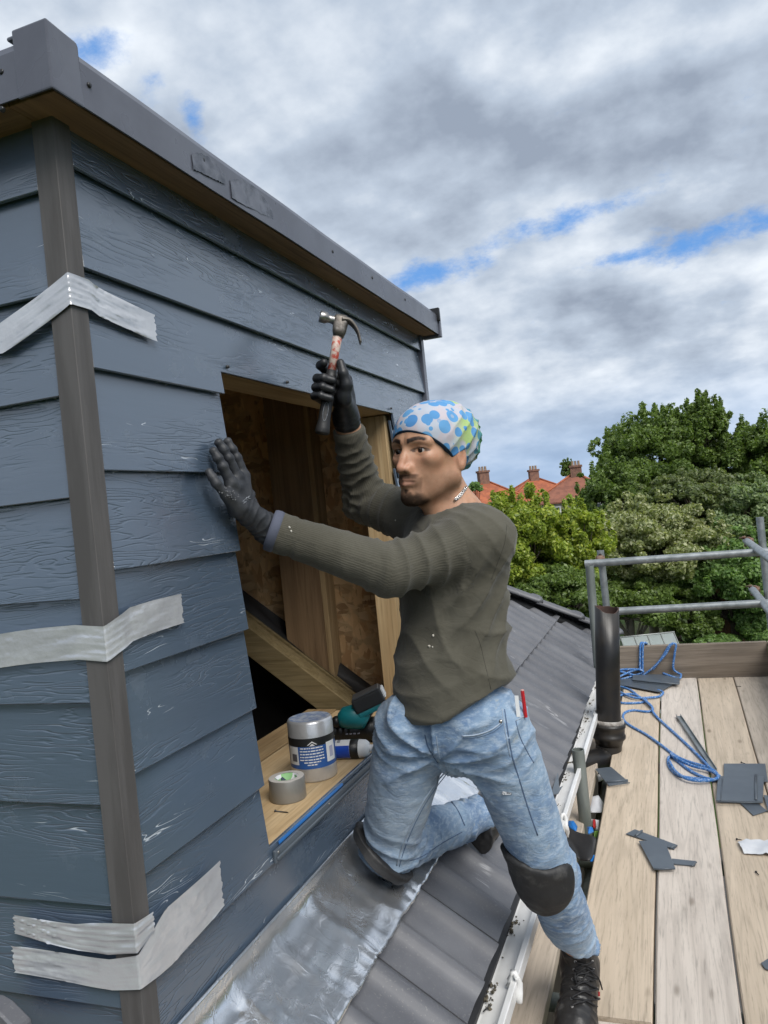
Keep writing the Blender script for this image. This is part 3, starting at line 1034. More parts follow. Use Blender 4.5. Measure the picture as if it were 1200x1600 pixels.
def board(x0, x1, y0, y1, mat, name='board', dz=0.0, tw=0.0):
    n = max(2, int((y1 - y0) / .25))
    v, f = [], []
    rg = np.random.default_rng(int((x0 + 5) * 1000))
    c = .004
    for i in range(n + 1):
        y = y0 + (y1 - y0) * i / n
        wx = .0015 * math.sin(y * 4 + x0 * 30)
        z = platz(y) + dz
        v += [(x0 + wx, y, z - .038 + tw), (x0 + wx, y, z - c + tw), (x0 + c + wx, y, z + tw), (x1 - c + wx, y, z), (x1 + wx, y, z - c), (x1 + wx, y, z - .038)]
    for i in range(n):
        f += [(i * 6 + k, i * 6 + (k + 1) % 6, (i + 1) * 6 + (k + 1) % 6, (i + 1) * 6 + k) for k in range(6)]
    f += [tuple(range(6)), tuple(n * 6 + k for k in range(6))[::-1]]
    return MB().add(v, f).build(name, mat, scaf)


board(-.655, -.437, 0.6, 5.05, MAT['boardwood2'])
board(-.377, -.168, 2.035, 5.12, MAT['boardwarm'], tw=.001)
board(-.375, -.170, 0.3, 2.022, MAT['boardwood'], dz=-.004)
board(-.160, .0425, 0.3, 5.125, MAT['boardwood'], dz=.001)
board(.0490, .2475, 0.3, 5.12, MAT['boardwarm'], tw=-.001)
board(.2525, .452, 0.3, 5.12, MAT['boardwood2'], dz=.001)
ty = 5.130
MB().box(-.52, .452, ty, ty + .036, platz(ty) - .03, platz(ty) + .205).build('toe_board', MAT['toewood'], scaf, bevel=.003)
v_ = []
mb = MB()
mb.prism([(.456, .4, platz(.4) - .02), (.456, ty + .03, platz(ty) - .02), (.456, ty + .03, platz(ty) + .205), (.456, .4, platz(.4) + .205)], (.036, 0, 0)).build('toe_board', MAT['toewoodY'], scaf, bevel=.003)
R_ = .0242


def pipe(name, a, b, mat=None, n=16, r=R_):
    a, b = np.asarray(a, float), np.asarray(b, float)
    ax = unit(b - a)
    L = float(np.linalg.norm(b - a))
    mb = MB().lathe(a, ax, [(r * .84, .02), (r * .84, 0), (r, 0), (r, L), (r * .84, L), (r * .84, L - .05), (.0005, L - .06)], n)
    o = mb.build(name, mat or MAT['galv'], scaf)
    me = o.data
    me.set_sharp_from_angle(angle=.7)
    return o


# far guard rails
RY = 5.28
tl, tr = PY(914, 881, RY), PY(1197, 862, RY)
pipe('guard_rail', tl, tl + (tr - tl) * 1.12)
tl2, tr2 = PY(930, 957, RY), PY(1187, 943, RY)
pipe('guard_rail', tl2, tl2 + (tr2 - tl2) * 1.12)


def standard(u0, v0, u1, v1, d, down=3.0, mat=None, r=R_):
    a, b = P(u0, v0, d), P(u1, v1, d)
    ax = unit(a - b)
    lo = b.copy()
    k = (lo[2] + down) / ax[2] if ax[2] else 0
    return pipe('standard', a - ax * ((a[2] + down) / ax[2]), a, mat, r=r)


standard(921, 884, 941, 1120, 4.55, 6.58, MAT['galvold'])
a_ = P(938, 860, 5.36)
pipe('standard', (a_[0] + .05, a_[1], -6.58), a_)
a_ = P(1187, 808, 5.22)
pipe('standard', (a_[0] + .02, a_[1] - .05, -6.58), a_)
# outer guard rails running back towards the camera
for (u0, v0, u1, v1) in ((1166, 845, 1205, 872), (1175, 920, 1208, 968)):
    p0 = P(u0, v0, 5.45)
    p1 = np.array((p0[0] + .02, 0.25, p0[2] - .02))
    pipe('guard_rail', p0, p1)
# tube stub beside the gutter and the pole under the inner boards
a_ = P(903, 1171, 3.10)
pipe('standard', (a_[0] + .015, a_[1] - .01, -6.58), a_, MAT['galvold'])
# transoms below the deck
for y in (1.55, 2.16, 2.95, 3.85, 4.8):
    pipe('transom', (-.60, y, platz(y) - .038 - R_ - .002), (.62, y, platz(y) - .038 - R_ - .002), MAT['galvold'])
for x in (-.405, .50):
    pipe('ledger', (x, .3, platz(.3) - .038 - 3 * R_ - .004), (x, 5.4, platz(5.4) - .038 - 3 * R_ - .004), MAT['galvold'])


def coupler(c, ax1, ax2):
    c, ax1, ax2 = np.asarray(c, float), unit(ax1), unit(ax2)
    mb = MB()
    for ax, off in ((ax1, 0), (ax2, 0)):
        mb.lathe(c + np.zeros(3) - ax * .022, ax, [(R_ + .001, 0), (R_ + .007, 0), (R_ + .007, .044), (R_ + .001, .044)], 14)
    o_ = unit(np.cross(ax1, ax2))
    mb.lathe(c + o_ * (R_ + .002) - ax1 * .03, ax2, [(.0001, -.03), (.007, -.03), (.007, .035), (.0001, .035)], 6)
    mb.lathe(c + o_ * (R_ + .004) + ax1 * .028, o_, [(.012, -.012), (.012, .010), (.006, .012), (.006, .03), (.0001, .03)], 6)
    return mb.build('coupler', MAT['rust'], scaf)


for (u, v_, d) in ((938, 875, 5.30), (1190, 862, 5.26), (1170, 846, 5.40), (1196, 942, 5.24), (1180, 922, 5.40)):
    coupler(P(u, v_, d), (0, .03, 1), (1, 0, 0) if v_ in (875, 862, 942) else (0, 1, 0))

# ================================================================== soil pipe
sp = empty('soil_pipe', (-.40, 4.0, -1.3), 'black cast iron soil pipe with cut top and elbow', 'pipe')
b0, t0 = P(951, 1128, 3.80), P(948, 948, 3.80)
pax = unit(t0 - b0)
pr_ = .0575
L = float(np.linalg.norm(t0 - b0))
vs, fs = [], []
sd = unit(np.cross(pax, CF))
fw = np.cross(sd, pax)
rings = [(pr_, 0, 0), (pr_, L * .5, 0), (pr_, L, 1), (pr_ * .90, L, 1), (pr_ * .90, L * .6, 0)]
NS = 32
for r, h, cut in rings:
    for k in range(NS):
        an = 2 * math.pi * k / NS
        dv_ = math.cos(an) * sd + math.sin(an) * fw
        dip = 0.0
        if cut:                               # ragged cut: the near lip is broken lower
            near = max(0, -float(np.dot(dv_, -CF)) * -1)
            dip = -.030 * near ** 1.5 + .0015 * math.sin(an * 7) + .006 * math.cos(an + .5)
        vs.append(b0 + pax * (h + dip) + dv_ * r)
for i in range(len(rings) - 1):
    fs += [(i * NS + k, i * NS + (k + 1) % NS, (i + 1) * NS + (k + 1) % NS, (i + 1) * NS + k) for k in range(NS)]
mb = MB().add(vs[:], fs[:2 * NS] + fs[2 * NS:3 * NS], True)
mb2 = MB()
mb.mi = [0] * (2 * NS) + [1] * NS
po = mb.build('upright_pipe', [MAT['iron'], MAT['ironrust']], sp)
MB().add(vs[3 * NS:5 * NS], [(k, (k + 1) % NS, NS + (k + 1) % NS, NS + k) for k in range(NS)], True).build('pipe_lining', MAT['ironrust'], sp)
MB().lathe(b0, pax, [(pr_ + .001, .012), (pr_ + .012, .016), (pr_ + .015, .004), (pr_ + .014, -.008), (pr_ + .001, -.01)], 32).build('mortar_ring', MAT['mortar'], sp)
MB().lathe(b0, pax, [(pr_ + .010, -.004), (pr_ + .021, -.006), (pr_ + .022, -.02), (pr_ + .017, -.026), (pr_ + .016, -.055), (pr_ + .021, -.060), (pr_ + .021, -.074), (pr_ + .012, -.082), (pr_ + .004, -.11), (.02, -.115)], 32).build('socket', MAT['iron'], sp)
e0 = b0 - pax * .09
e3 = P(880, 1190, 3.62)
e3[2] = e0[2] - .055
pts = bez([e0 + pax * .03, e0 - pax * .02, e0 - pax * .075 + unit(e3 - e0) * .03, e0 * .45 + e3 * .55 - pax * .035, e3], 6)
MB().tube(pts, [.062 - .004 * (i / len(pts)) for i in range(len(pts))], 24).build('elbow', MAT['iron'], sp)
e1 = P(925, 1178, 3.72)
MB().tube([e0 - pax * .08, e0 - pax * .35, e0 - pax * .9, (e0 - pax * .9) * np.array((1, 1, 0)) + np.array((0, 0, -6.5))], .055, 20).build('down_pipe', MAT['iron'], sp)

# ================================================================== things on the deck
def plate(name, px, h, th, mat, label, cat, ridges=(), curl=0.0, grp=None):
    """offcut: outline in photo pixels laid on the deck at height h"""
    poly = [PB(u, v, h + (curl * (i % 2))) for i, (u, v) in enumerate(px)]
    poly = [q if q[1] < ty - .004 else PY(u, v, ty - .004) for q, (u, v) in zip(poly, px)]
    mb = MB().prism(poly, (0, 0, th))
    o = mb.build(name, mat, None, bevel=.0006, label=label, cat=cat, group=grp)
    for (ua, va, ub, vb, w) in ridges:
        a, b = PB(ua, va, h + th + .002), PB(ub, vb, h + th + .002)
        MB().tube([a, b], w, 8, flat=.8).build('rib', mat, o)
    return o


G_ = 'dark grey plastic offcuts on the deck'
plate('plastic_offcut', [(967, 1062), (1042, 1056), (1058, 1066), (1030, 1082), (967, 1070)], .012, .003, MAT['pvc'], 'wide dark grey offcut lying under the rope beside the pipe', 'offcut', grp=G_)
plate('plastic_offcut', [(989, 1054), (1062, 1055), (1062, 1069), (988, 1063)], .022, .004, MAT['pvc'], 'folded dark grey offcut on top against the toe board', 'offcut', [(989, 1063, 1061, 1069, .005)], grp=G_)
plate('plastic_offcut', [(930, 1202), (955, 1199), (982, 1222), (951, 1228)], .006, .003, MAT['pvc'], 'small square offcut with a folded edge below the soil pipe', 'offcut', [(948, 1222, 981, 1219, .006), (951, 1228, 984, 1223, .003)], grp=G_)
plate('plastic_offcut', [(1131, 1194), (1196, 1194), (1200, 1222), (1131, 1226)], .004, .003, MAT['pvc'], 'grey sheet offcut at the back of the right hand pile', 'offcut', grp=G_)
plate('plastic_offcut', [(1122, 1214), (1194, 1214), (1192, 1254), (1119, 1252)], .011, .004, MAT['pvc'], 'grey sheet offcut with a raised rib on top of the right hand pile', 'offcut', [(1181, 1211, 1181, 1250, .005), (1121, 1253, 1192, 1254, .003), (1129, 1216, 1126, 1251, .002)], grp=G_)
plate('plastic_offcut', [(1157, 1256), (1186, 1257), (1199, 1268), (1177, 1275)], .002, .003, MAT['pvc'], 'pointed grey offcut sticking out under the right hand pile', 'offcut', grp=G_)
plate('plastic_offcut', [(1193, 1243), (1215, 1246), (1215, 1268), (1200, 1268)], .007, .003, MAT['pvc'], 'grey offcut at the right edge of the photo beside the pile', 'offcut', grp=G_)
plate('plastic_offcut', [(978, 1304), (992, 1297), (1059, 1322), (1053, 1328)], .003, .004, MAT['pvc'], 'long narrow grey offcut lying across the gap between boards', 'offcut', [(993, 1306, 1003, 1298, .005), (1047, 1325, 1057, 1321, .004)], grp=G_)
plate('plastic_offcut', [(998, 1315), (1038, 1313), (1055, 1357), (1021, 1358)], .010, .003, MAT['pvc'], 'tapered grey offcut plate resting on the narrow strip', 'offcut', [(1022, 1358, 1055, 1357, .004)], grp=G_)
plate('plastic_offcut', [(1050, 1343), (1088, 1347), (1086, 1354), (1051, 1351)], .003, .004, MAT['pvc'], 'short grey sliver offcut beside the tapered plate', 'offcut', [(1081, 1353, 1088, 1347, .003)], grp=G_)
plate('plastic_offcut', [(1189, 1506), (1215, 1490), (1215, 1520), (1196, 1515)], .003, .003, MAT['pvc'], 'small grey offcut cut by the right edge of the photo', 'offcut', grp=G_)
# one in the gutter
mb = MB().prism([PPL(u, v, np.array([ROOF_S, 0, 1.]), ROOF_C + .03) for u, v in ((863, 1236), (872, 1207), (874, 1232), (879, 1229), (872, 1241), (858, 1243))], (0, 0, .003))
mb.build('plastic_offcut', MAT['pvc'], None, label='jagged grey offcut caught on the tile edge by the gutter', cat='offcut', group=G_)
# metal channel
a, b = PB(1060, 1119, .007), PB(1116, 1204, .007)
ax = unit(b - a)
sd_ = unit(np.cross((0, 0, 1), ax))
c = (a + b) / 2
hl_ = ax * np.linalg.norm(b - a) / 2
mb = MB().obox(c, hl_, sd_ * .012, (0, 0, .0012)).obox(c + sd_ * .0108 + np.array((0, 0, .006)), hl_, sd_ * .0012, (0, 0, .005)).obox(c - sd_ * .0108 + np.array((0, 0, .006)), hl_, sd_ * .0012, (0, 0, .005))
mb.build('metal_channel', MAT['galv'], None, label='thin grey metal channel lying beside the blue rope', cat='channel')
# rope: one long line in loops
pth = [(968, 1062), (990, 1056), (1005, 1050), (994, 1046), (966, 1047), (980, 1052), (1000, 1056), (1012, 1050), (1024, 1040), (1040, 1022), (1048, 1008), (1056, 1007), (1054, 1022), (1052, 1044), (1060, 1052), (1064, 1054),
       (1060, 1060), (1036, 1052)]
hts = [.012, .014, .03, .02, .015, .03, .02, .02, .06, .15, .222, .222, .14, .03, .025, .02, .02, .012]


def ropept(u, v, h):
    q = PB(u, v, h)
    if q[1] > ty - .014 or h > .05:          # against or over the toe board
        q = PY(u, v, ty - .010 - .3 * min(h, .05))
    return q


rp = bez([ropept(u, v, h) for (u, v), h in zip(pth, hts)], 8)
rope = empty('rope', (-.2, 4.5, -1.24), 'tangled blue braided rope on the deck and over the toe board', 'rope')
RR = .0068
MB().tube(rp, RR, 8).build('rope_strand', MAT['rope'], rope)


def strand(px, h=.007, n=8):
    hs = h if hasattr(h, '__len__') else [h] * len(px)
    MB().tube(bez([ropept(u, v, q) for (u, v), q in zip(px, hs)], n), RR, 8).build('rope_strand', MAT['rope'], rope)


strand([(967, 1072), (985, 1078), (1000, 1090), (1010, 1094), (1000, 1098), (970, 1098), (966, 1088), (990, 1085), (1012, 1098), (1020, 1108), (1012, 1112), (990, 1110), (976, 1114), (974, 1124), (985, 1134), (1010, 1148), (1035, 1166), (1054, 1180),
        (1070, 1188), (1095, 1196), (1112, 1202), (1122, 1212), (1116, 1219), (1090, 1217), (1062, 1212), (1047, 1200), (1044, 1186), (1050, 1182), (1060, 1190), (1078, 1204), (1098, 1214), (1116, 1218), (1124, 1212)])
strand([(1005, 1092), (1018, 1104), (1020, 1112), (1030, 1124), (1052, 1144), (1078, 1168), (1098, 1188), (1114, 1205)], [.02, .015, .012, .007, .007, .007, .010, .018])
strand([(1046, 1190), (1056, 1206), (1074, 1217), (1100, 1220), (1122, 1215), (1110, 1204), (1080, 1196), (1056, 1184), (1048, 1178)], .018)
strand([(966, 1080), (990, 1090), (1015, 1090), (1030, 1088), (1036, 1082), (1028, 1078)], [.012, .014, .012, .01, .01, .012])
strand([(966, 1058), (984, 1050), (998, 1046), (1006, 1050)], .036)
for du in (0, 4):
    MB().tube(bez([PY(1000 + du, 1048, ty - .012), PY(1000 + du, 1025, ty - .010), PY(1001 + du, 1006, ty - .008), PY(1006 + du, 1005, ty + .016), PY(1010, 1007, ty + .05)], 8), RR, 8).build('rope_strand', MAT['rope'], rope)
MB().tube(bez([PY(1020, 1046, ty - .02), PY(1034, 1028, ty - .016), PY(1045, 1010, ty - .014), PY(1052, 1005, ty + .01)], 8), RR, 8).build('rope_strand', MAT['rope'], rope)
# crumpled sheet of paper
gx_, gy_ = 10, 8
v, f = [], []
c00, c10, c01, c11 = PB(1153, 1318), PB(1215, 1312), PB(1163, 1336), PB(1215, 1340)
rg = np.random.default_rng(2)
for i in range(gx_):
    for j in range(gy_):
        a, b = i / (gx_ - 1), j / (gy_ - 1)
        p = (c00 * (1 - a) + c10 * a) * (1 - b) + (c01 * (1 - a) + c11 * a) * b
        v.append(p + np.array((0, 0, .004 + .007 * rg.random() + .004 * math.sin(a * 7 + b * 3))))
f = [(i * gy_ + j, i * gy_ + j + 1, (i + 1) * gy_ + j + 1, (i + 1) * gy_ + j) for i in range(gx_ - 1) for j in range(gy_ - 1)]
MB().add(v, f, True).build('paper_sheet', MAT['paper'], None, label='crumpled white paper sheet on the deck at the right edge', cat='paper')


def nail(p, d, L=.04, label='', name='nail', r=.0016):
    d = unit(d)
    MB().lathe(p, d, [(.0001, 0), (r * 2.4, 0), (r * 2.4, .0015), (r, .002), (r * .9, L * .9), (.0001, L)], 8).build(name, MAT['black'], None, label=label, cat='nail')


nail(PB(1158, 1191, .003), PB(1170, 1195, .003) - PB(1158, 1191, .003), .05, 'black nail on the deck behind the grey pile')
nail(PB(1151, 1311, .004), (.2, -.3, .1), .03, 'dark nail beside the crumpled white paper')
nail(PB(1181, 1362, .003), (.3, -1, .0), .025, 'small dark nail on the deck in front of the paper')
q = PB(765, 1575) * 0 + np.array((-.457, 1.62, -1.126))
nail(P(765, 1571, 1.735), (-.25, .95, .12) * np.array((1, -1, 1)), .032, 'dark nail lying in the white gutter')
nail(PB(1150, 1072, .004), (1, -.4, 0), .03, 'pale peg lying near the toe board')
# dark splashes of paint near the far end are pieces of bitumen
# ---- rubbish caught between the gutter and the deck
dz_ = -.10


def crumple(name, c, rx, ry, rz, mat, label, cat, seed, sub=3, amp=.35, parent=None):
    bm = bmesh.new()
    bmesh.ops.create_icosphere(bm, subdivisions=sub, radius=1.0)
    rg = np.random.default_rng(seed)
    k = rg.normal(size=(6, 3)) * 3.0
    p_ = rg.random(6) * 6
    for vv in bm.verts:
        w = np.array(vv.co)
        s_ = 1 + amp * sum(abs(math.sin(float(np.dot(k[i], w)) + p_[i])) - .5 for i in range(6)) / 3
        vv.co = Vector((c[0] + w[0] * rx * s_, c[1] + w[1] * ry * s_, c[2] + w[2] * rz * s_))
    me = bpy.data.meshes.new(name)
    bm.to_mesh(me)
    bm.free()
    return obj(name, me, mat, parent, label=label, cat=cat)


def gapz(y): return platz(y) - .038


# black felt scrap hung over the inner board
v, f = [], []
rows = [[(876, 1277), (884, 1290), (900, 1302), (930, 1306)], [(874, 1300), (890, 1310), (905, 1318), (932, 1312)], [(886, 1318), (900, 1326), (912, 1330), (930, 1322)], [(902, 1342), (908, 1345), (918, 1346), (926, 1344)]]
for i, row in enumerate(rows):
    for j, (u, v_) in enumerate(row):
        v.append(PB(u, v_, .045 - .016 * i + .012 * math.sin(j * 2.1 + i)))
f = [(i * 4 + j, i * 4 + j + 1, (i + 1) * 4 + j + 1, (i + 1) * 4 + j) for i in range(3) for j in range(3)]
o = MB().add(v, f, True).build('felt_scrap', MAT['dark'], None, label='black roofing felt scrap crumpled over the inner board', cat='felt scrap')
md = o.modifiers.new('s', 'SUBSURF')
md.levels = md.render_levels = 2
md = o.modifiers.new('t', 'SOLIDIFY')
md.thickness = .003
MAT['bluebag'] = M('blue plastic bag', (0.02, 0.20, 0.62), .35, bs=.5, bscale=20, bd=.006)
MAT['greenbag'] = M('green plastic wrapper', (0.16, 0.30, 0.06), .4, bs=.5, bscale=20, bd=.006)
MAT['red'] = M('red plastic', (0.45, 0.015, 0.02), .35)


def rag(name, px, h, mat, label, cat):
    c = sum(PB(u, v, h) for u, v in px) / len(px)
    v = [PB(u, v, h + .010 * math.sin(i * 2.3)) for i, (u, v) in enumerate(px)] + [c + np.array((0, 0, .014))]
    n = len(px)
    o = MB().add(v, [(i, (i + 1) % n, n) for i in range(n)], True).build(name, mat, None, label=label, cat=cat)
    md = o.modifiers.new('s', 'SUBSURF')
    md.subdivision_type = 'SIMPLE'
    md.levels = md.render_levels = 2
    md = o.modifiers.new('t', 'SOLIDIFY')
    md.thickness = .002
    return o


rag('plastic_bag', [(884, 1283), (896, 1283), (902, 1292), (900, 1300), (890, 1294)], .035, MAT['bluebag'], 'blue plastic bag edge left of the tube stub', 'plastic bag')
rag('plastic_bag', [(917, 1292), (926, 1293), (928, 1300), (919, 1304)], .030, MAT['bluebag'], 'blue plastic bag scrap right of the tube stub', 'plastic bag')
rag('plastic_bag', [(922, 1340), (930, 1336), (930, 1346), (922, 1347)], -.01, MAT['bluebag'], 'small blue plastic scrap under the black felt', 'plastic bag')
rag('wrapper', [(921, 1246), (935, 1243), (943, 1256), (940, 1270), (922, 1270)], -.05, MAT['paper'], 'crushed white wrapper in the gap beside the deck', 'wrapper')
rag('wrapper', [(933, 1212), (940, 1207), (946, 1218), (935, 1222)], -.05, MAT['paper'], 'white wrapper scrap in the gap by the small offcut', 'wrapper')
rag('wrapper', [(922, 1280), (936, 1282), (935, 1297), (924, 1296)], -.05, MAT['paper'], 'white packet with a red stripe in the gap', 'wrapper')
rag('stripe_scrap', [(926, 1281), (930, 1281), (931, 1294), (927, 1295)], -.035, MAT['red'], 'red strip on the white packet in the gap', 'scrap')
rag('wrapper', [(926, 1202), (933, 1200), (930, 1218), (925, 1216)], -.04, MAT['greenbag'], 'green wrapper by the end of the inner board', 'wrapper')
rag('wrapper', [(927, 1299), (936, 1298), (932, 1310), (928, 1309)], -.04, MAT['greenbag'], 'green wrapper below the white packet', 'wrapper')
rag('paper_scrap', [(876, 1316), (886, 1315), (887, 1320), (878, 1322)], .02, MAT['paper'], 'tiny white paper scrap by the knee', 'paper')

# ================================================================== tape strips round the post
def ribbon(path, w0, mat, label, seed, wr=.0016, nseg=110, zt=None):
    """path: list of (x, y, zc, width) ; nested wrinkles along its length"""
    pts = bez([np.array(p[:3]) for p in path], 1)
    pts = [np.array(p, float) for p in path]
    seglen = [0]
    for a, b in zip(pts[:-1], pts[1:]):
        seglen.append(seglen[-1] + float(np.linalg.norm((b - a)[:3])))
    T = seglen[-1]
    rg = np.random.default_rng(seed)
    ph = rg.random(8) * 6
    v, f = [], []
    nw = 17
    ts = sorted(set(list(np.linspace(0, T, nseg)) + seglen))
    for i, t in enumerate(ts):
        k = max(0, min(len(pts) - 2, int(np.searchsorted(seglen, t) - 1)))
        a = (t - seglen[k]) / (seglen[k + 1] - seglen[k] + 1e-9)
        p = pts[k] * (1 - a) + pts[k + 1] * a
        dr = pts[k + 1][:3] - pts[k][:3]
        nn = unit((dr[1], -dr[0], 0)) if abs(dr[0]) + abs(dr[1]) > 1e-6 else np.array((1, 0, 0))
        if np.dot(nn, (1, -1, 0)) < 0:
            nn = -nn
        for j in range(nw):
            b = j / (nw - 1) - .5
            h = wr * (math.sin(b * 16 + t * 14 + ph[0]) * math.sin(t * 9 + ph[1]) + .8 * math.sin(b * 29 - t * 23 + ph[2]) * math.sin(t * 17 + ph[3]))
            h = abs(h) * .55 + wr * .8 * (max(0, 1 - 5 * abs(math.sin(b * 7 + t * 11 + ph[5] + 1.2 * math.sin(t * 31 + ph[6])))) * (.5 + .5 * math.sin(t * 19 + ph[7])))
            rag_ = (.006 * rg.random() if i in (0, len(ts) - 1) else 0)
            q = p[:3] + nn * (h + .0005) + np.array((0, 0, b * p[3] + .0012 * math.sin(t * 25 + ph[4])))
            q = q + (unit(dr) * rag_ * (1 if i else -1))
            v.append(q)
    n = len(ts)
    f = [(i * nw + j, i * nw + j + 1, (i + 1) * nw + j + 1, (i + 1) * nw + j) for i in range(n - 1) for j in range(nw - 1)]
    o = MB().add(v, f, True).build('tape_strip', mat, None, label=label, cat='tape', group='silver tape strips round the corner post')
    return o


OX, OYc = WX + .0055, WY - .0055
P1 = PY(0, 513, WY - .004)
ribbon([(P1[0] - .05, WY - .004, P1[2] - .012, .046), (-.93, WY - .006, .322, .046), (-.845, OYc, .353, .047), (OX, OYc, .372, .047), (OX, WY + .036, .371, .046), (OX - .002, 1.00, .366, .046), (OX - .003, 1.142, .354, .046)],
       .05, MAT['tape'], 'crumpled silver tape strip highest on the corner post', 1, .0026)
ribbon([(-1.10, WY - .004, -.160, .052), (-.845, OYc, -.146, .052), (OX, OYc, -.150, .052), (OX, WY + .036, -.139, .052), (OX - .001, 1.00, -.133, .052), (OX - .002, 1.135, -.128, .050)],
       .05, MAT['tape'], 'silver tape strip across the middle of the corner post', 2, .0014)
ribbon([(-1.03, WY - .004, -.640, .042), (-.845, OYc - .001, -.642, .046), (OX + .001, OYc - .001, -.634, .050), (OX + .001, WY + .036, -.630, .072), (OX + .0025, 1.01, -.622, .088), (OX + .0015, 1.163, -.612, .078)],
       .05, MAT['tape'], 'wide wrinkled silver tape strip lowest on the corner post', 3, .0022)
ribbon([(-1.02, WY - .0045, -.583, .030), (-.90, WY - .006, -.592, .040), (-.845, OYc - .002, -.590, .048), (OX + .003, OYc - .003, -.583, .044), (OX + .003, WY + .030, -.580, .030)],
       .05, MAT['tape'], 'short curled silver tape strip just above the lowest one', 4, .0032)

# broken tile end at the very bottom left
tz = PY(0, 1575, WY - .02)
mb = MB()
poly = [PY(-30, 1560, .90), PY(5, 1552, .90), PY(22, 1562, .90), PY(50, 1590, .90), PY(60, 1640, .90), PY(-30, 1640, .90)]
mb.prism(poly, (0, -.03, 0.0))
mb.build('broken_tile', MAT['tile'], None, bevel=.003, label='broken grey roof tile edge at the bottom left corner', cat='tile')

# ================================================================== things on the window sill
SZ = OZ0 - .003
# roll of silver cloth tape
c = np.array((-.893, 1.615, SZ + .0005))
ro, ri, hh = .042, .0275, .050
tr_ = empty('tape_roll', c, 'grey cloth tape roll lying flat on the window sill', 'tape roll')
MAT['rollgrey'] = M('grey cloth tape roll', (0.27, 0.265, 0.25), .38, metal=.35, rv=.1)
MAT['rollend'] = M('pale roll edge', (0.55, 0.53, 0.50), .6)
MB().lathe(c, (0, 0, 1), [(ri, 0), (ro - .001, 0), (ro, .002), (ro, hh - .002), (ro - .001, hh)], 40).build('tape_winding', MAT['rollgrey'], tr_)
MB().lathe(c, (0, 0, 1), [(ro - .001, hh), (ri, hh)], 40).build('tape_edge', MAT['rollend'], tr_)
m_, n_ = newmat('printed cardboard core')
cx_ = coords(n_, False)
vz = n_('ShaderNodeTexVoronoi', {'Vector': cx_, 'Scale': 60.0}).outputs['Color']
fac = n_.ss(n_.sep(vz)[0], .45, .55)
cc = n_.mix(fac, (0.02, 0.04, 0.07), (0.25, 0.50, 0.22))
cc = n_.mix(n_.ss(n_.sep(vz)[1], .7, .75), cc, (0.7, 0.72, 0.75))
finish(n_, cc, .6)
MB().lathe(c, (0, 0, 1), [(ri, hh - .0005), (ri - .0025, hh - .0005), (ri - .0025, .001), (ri, .001)], 32).build('core', m_, tr_)

# wrapped roll of flashing tape standing on end
c = np.array((-.895, 1.765, SZ + .0005))
cr_ = .0565
fr = empty('flashing_roll', c, 'silver flashing tape roll with blue paper label standing on the sill', 'flashing roll')
MAT['foil'] = M('silver foil wrap', (0.66, 0.67, 0.69), .30, metal=.55, col2=(0.56, 0.57, 0.59), ns=14, bs=.5, bscale=22, bd=.003)
MAT['foiltop'] = M('blue foil end', (0.26, 0.36, 0.58), .30, metal=.3, col2=(0.60, 0.66, 0.76), ns=60, bs=.6, bscale=60, bd=.002)
MAT['labelblue'] = M('blue label print', (0.030, 0.105, 0.34), .42, rv=.05)
MAT['labelblack'] = M('black label band', (0.015, 0.016, 0.018), .4)
HCN = .147
MB().lathe(c, (0, 0, 1), [(.0005, 0), (cr_ - .003, 0), (cr_, .004), (cr_, HCN - .006), (cr_ - .003, HCN - .001), (cr_ - .006, HCN)], 48).build('foil_body', MAT['foil'], fr)
MB().lathe(c, (0, 0, 1), [(cr_ - .006, HCN), (cr_ * .6, HCN - .0008), (.0005, HCN - .0015)], 48).build('foil_top', MAT['foiltop'], fr)
MB().lathe(c, (0, 0, 1), [(cr_ + .0006, .034), (cr_ + .0006, .088)], 48).build('label_band', MAT['labelblue'], fr)
MB().lathe(c, (0, 0, 1), [(cr_ + .0007, .0885), (cr_ + .0007, .108)], 48).build('label_top_band', MAT['labelblack'], fr)
toc = unit(-c * np.array((1, 1, 0)))
sdv = unit(np.cross((0, 0, 1), toc))          # to the right in the picture


def on_can(a, z, off=.0012):
    return c + (toc * math.cos(a) + sdv * math.sin(a)) * (cr_ + off) + np.array((0, 0, z))


def can_patch(a0, a1, z0, z1, mat, name, off=.0012, n=6):
    v = []
    for i in range(n + 1):
        a = a0 + (a1 - a0) * i / n
        v += [on_can(a, z0, off), on_can(a, z1, off)]
    MB().add(v, [(2 * i, 2 * i + 2, 2 * i + 3, 2 * i + 1) for i in range(n)], True).build(name, mat, fr)


for i, (w_, z_) in enumerate(((.50, .0845), (.52, .0775), (.52, .0705), (.53, .0635), (.54, .0565), (.36, .0500), (.22, .0440))):
    rg = np.random.default_rng(i)
    a = -w_ - .05
    k = 0
    while a < w_ - .05:
        st_ = .06 + .14 * rg.random()
        can_patch(a, min(a + st_, w_ - .05), z_ - .0014, z_ + .0014, MAT['white'], 'printed_text', .0013, 2)
        a += st_ + .025
can_patch(.62, 1.15, .044, .092, MAT['white'], 'label_panel')
can_patch(-1.25, -.66, .044, .088, MAT['white'], 'label_panel')
can_patch(.78, 1.0, .054, .080, M('pale violet print', (0.42, 0.42, 0.55), .5), 'label_print', .0016)
can_patch(-1.02, -.74, .052, .070, M('dark photo print', (0.10, 0.10, 0.12), .5), 'label_print', .0016)
# the small roof mark above the text
v = [on_can(a, z) for a, z in ((-.22, .092), (0, .101), (.22, .092), (.17, .092), (0, .098), (-.17, .092))]
MB().add(v, [(0, 1, 4, 5), (1, 2, 3, 4)]).build('label_mark', MAT['white'], fr)
v = [on_can(a, z) for a, z in ((-.12, .0895), (0, .0955), (.12, .0895))]
MB().add(v, [(0, 1, 2)]).build('label_mark', MAT['white'], fr)

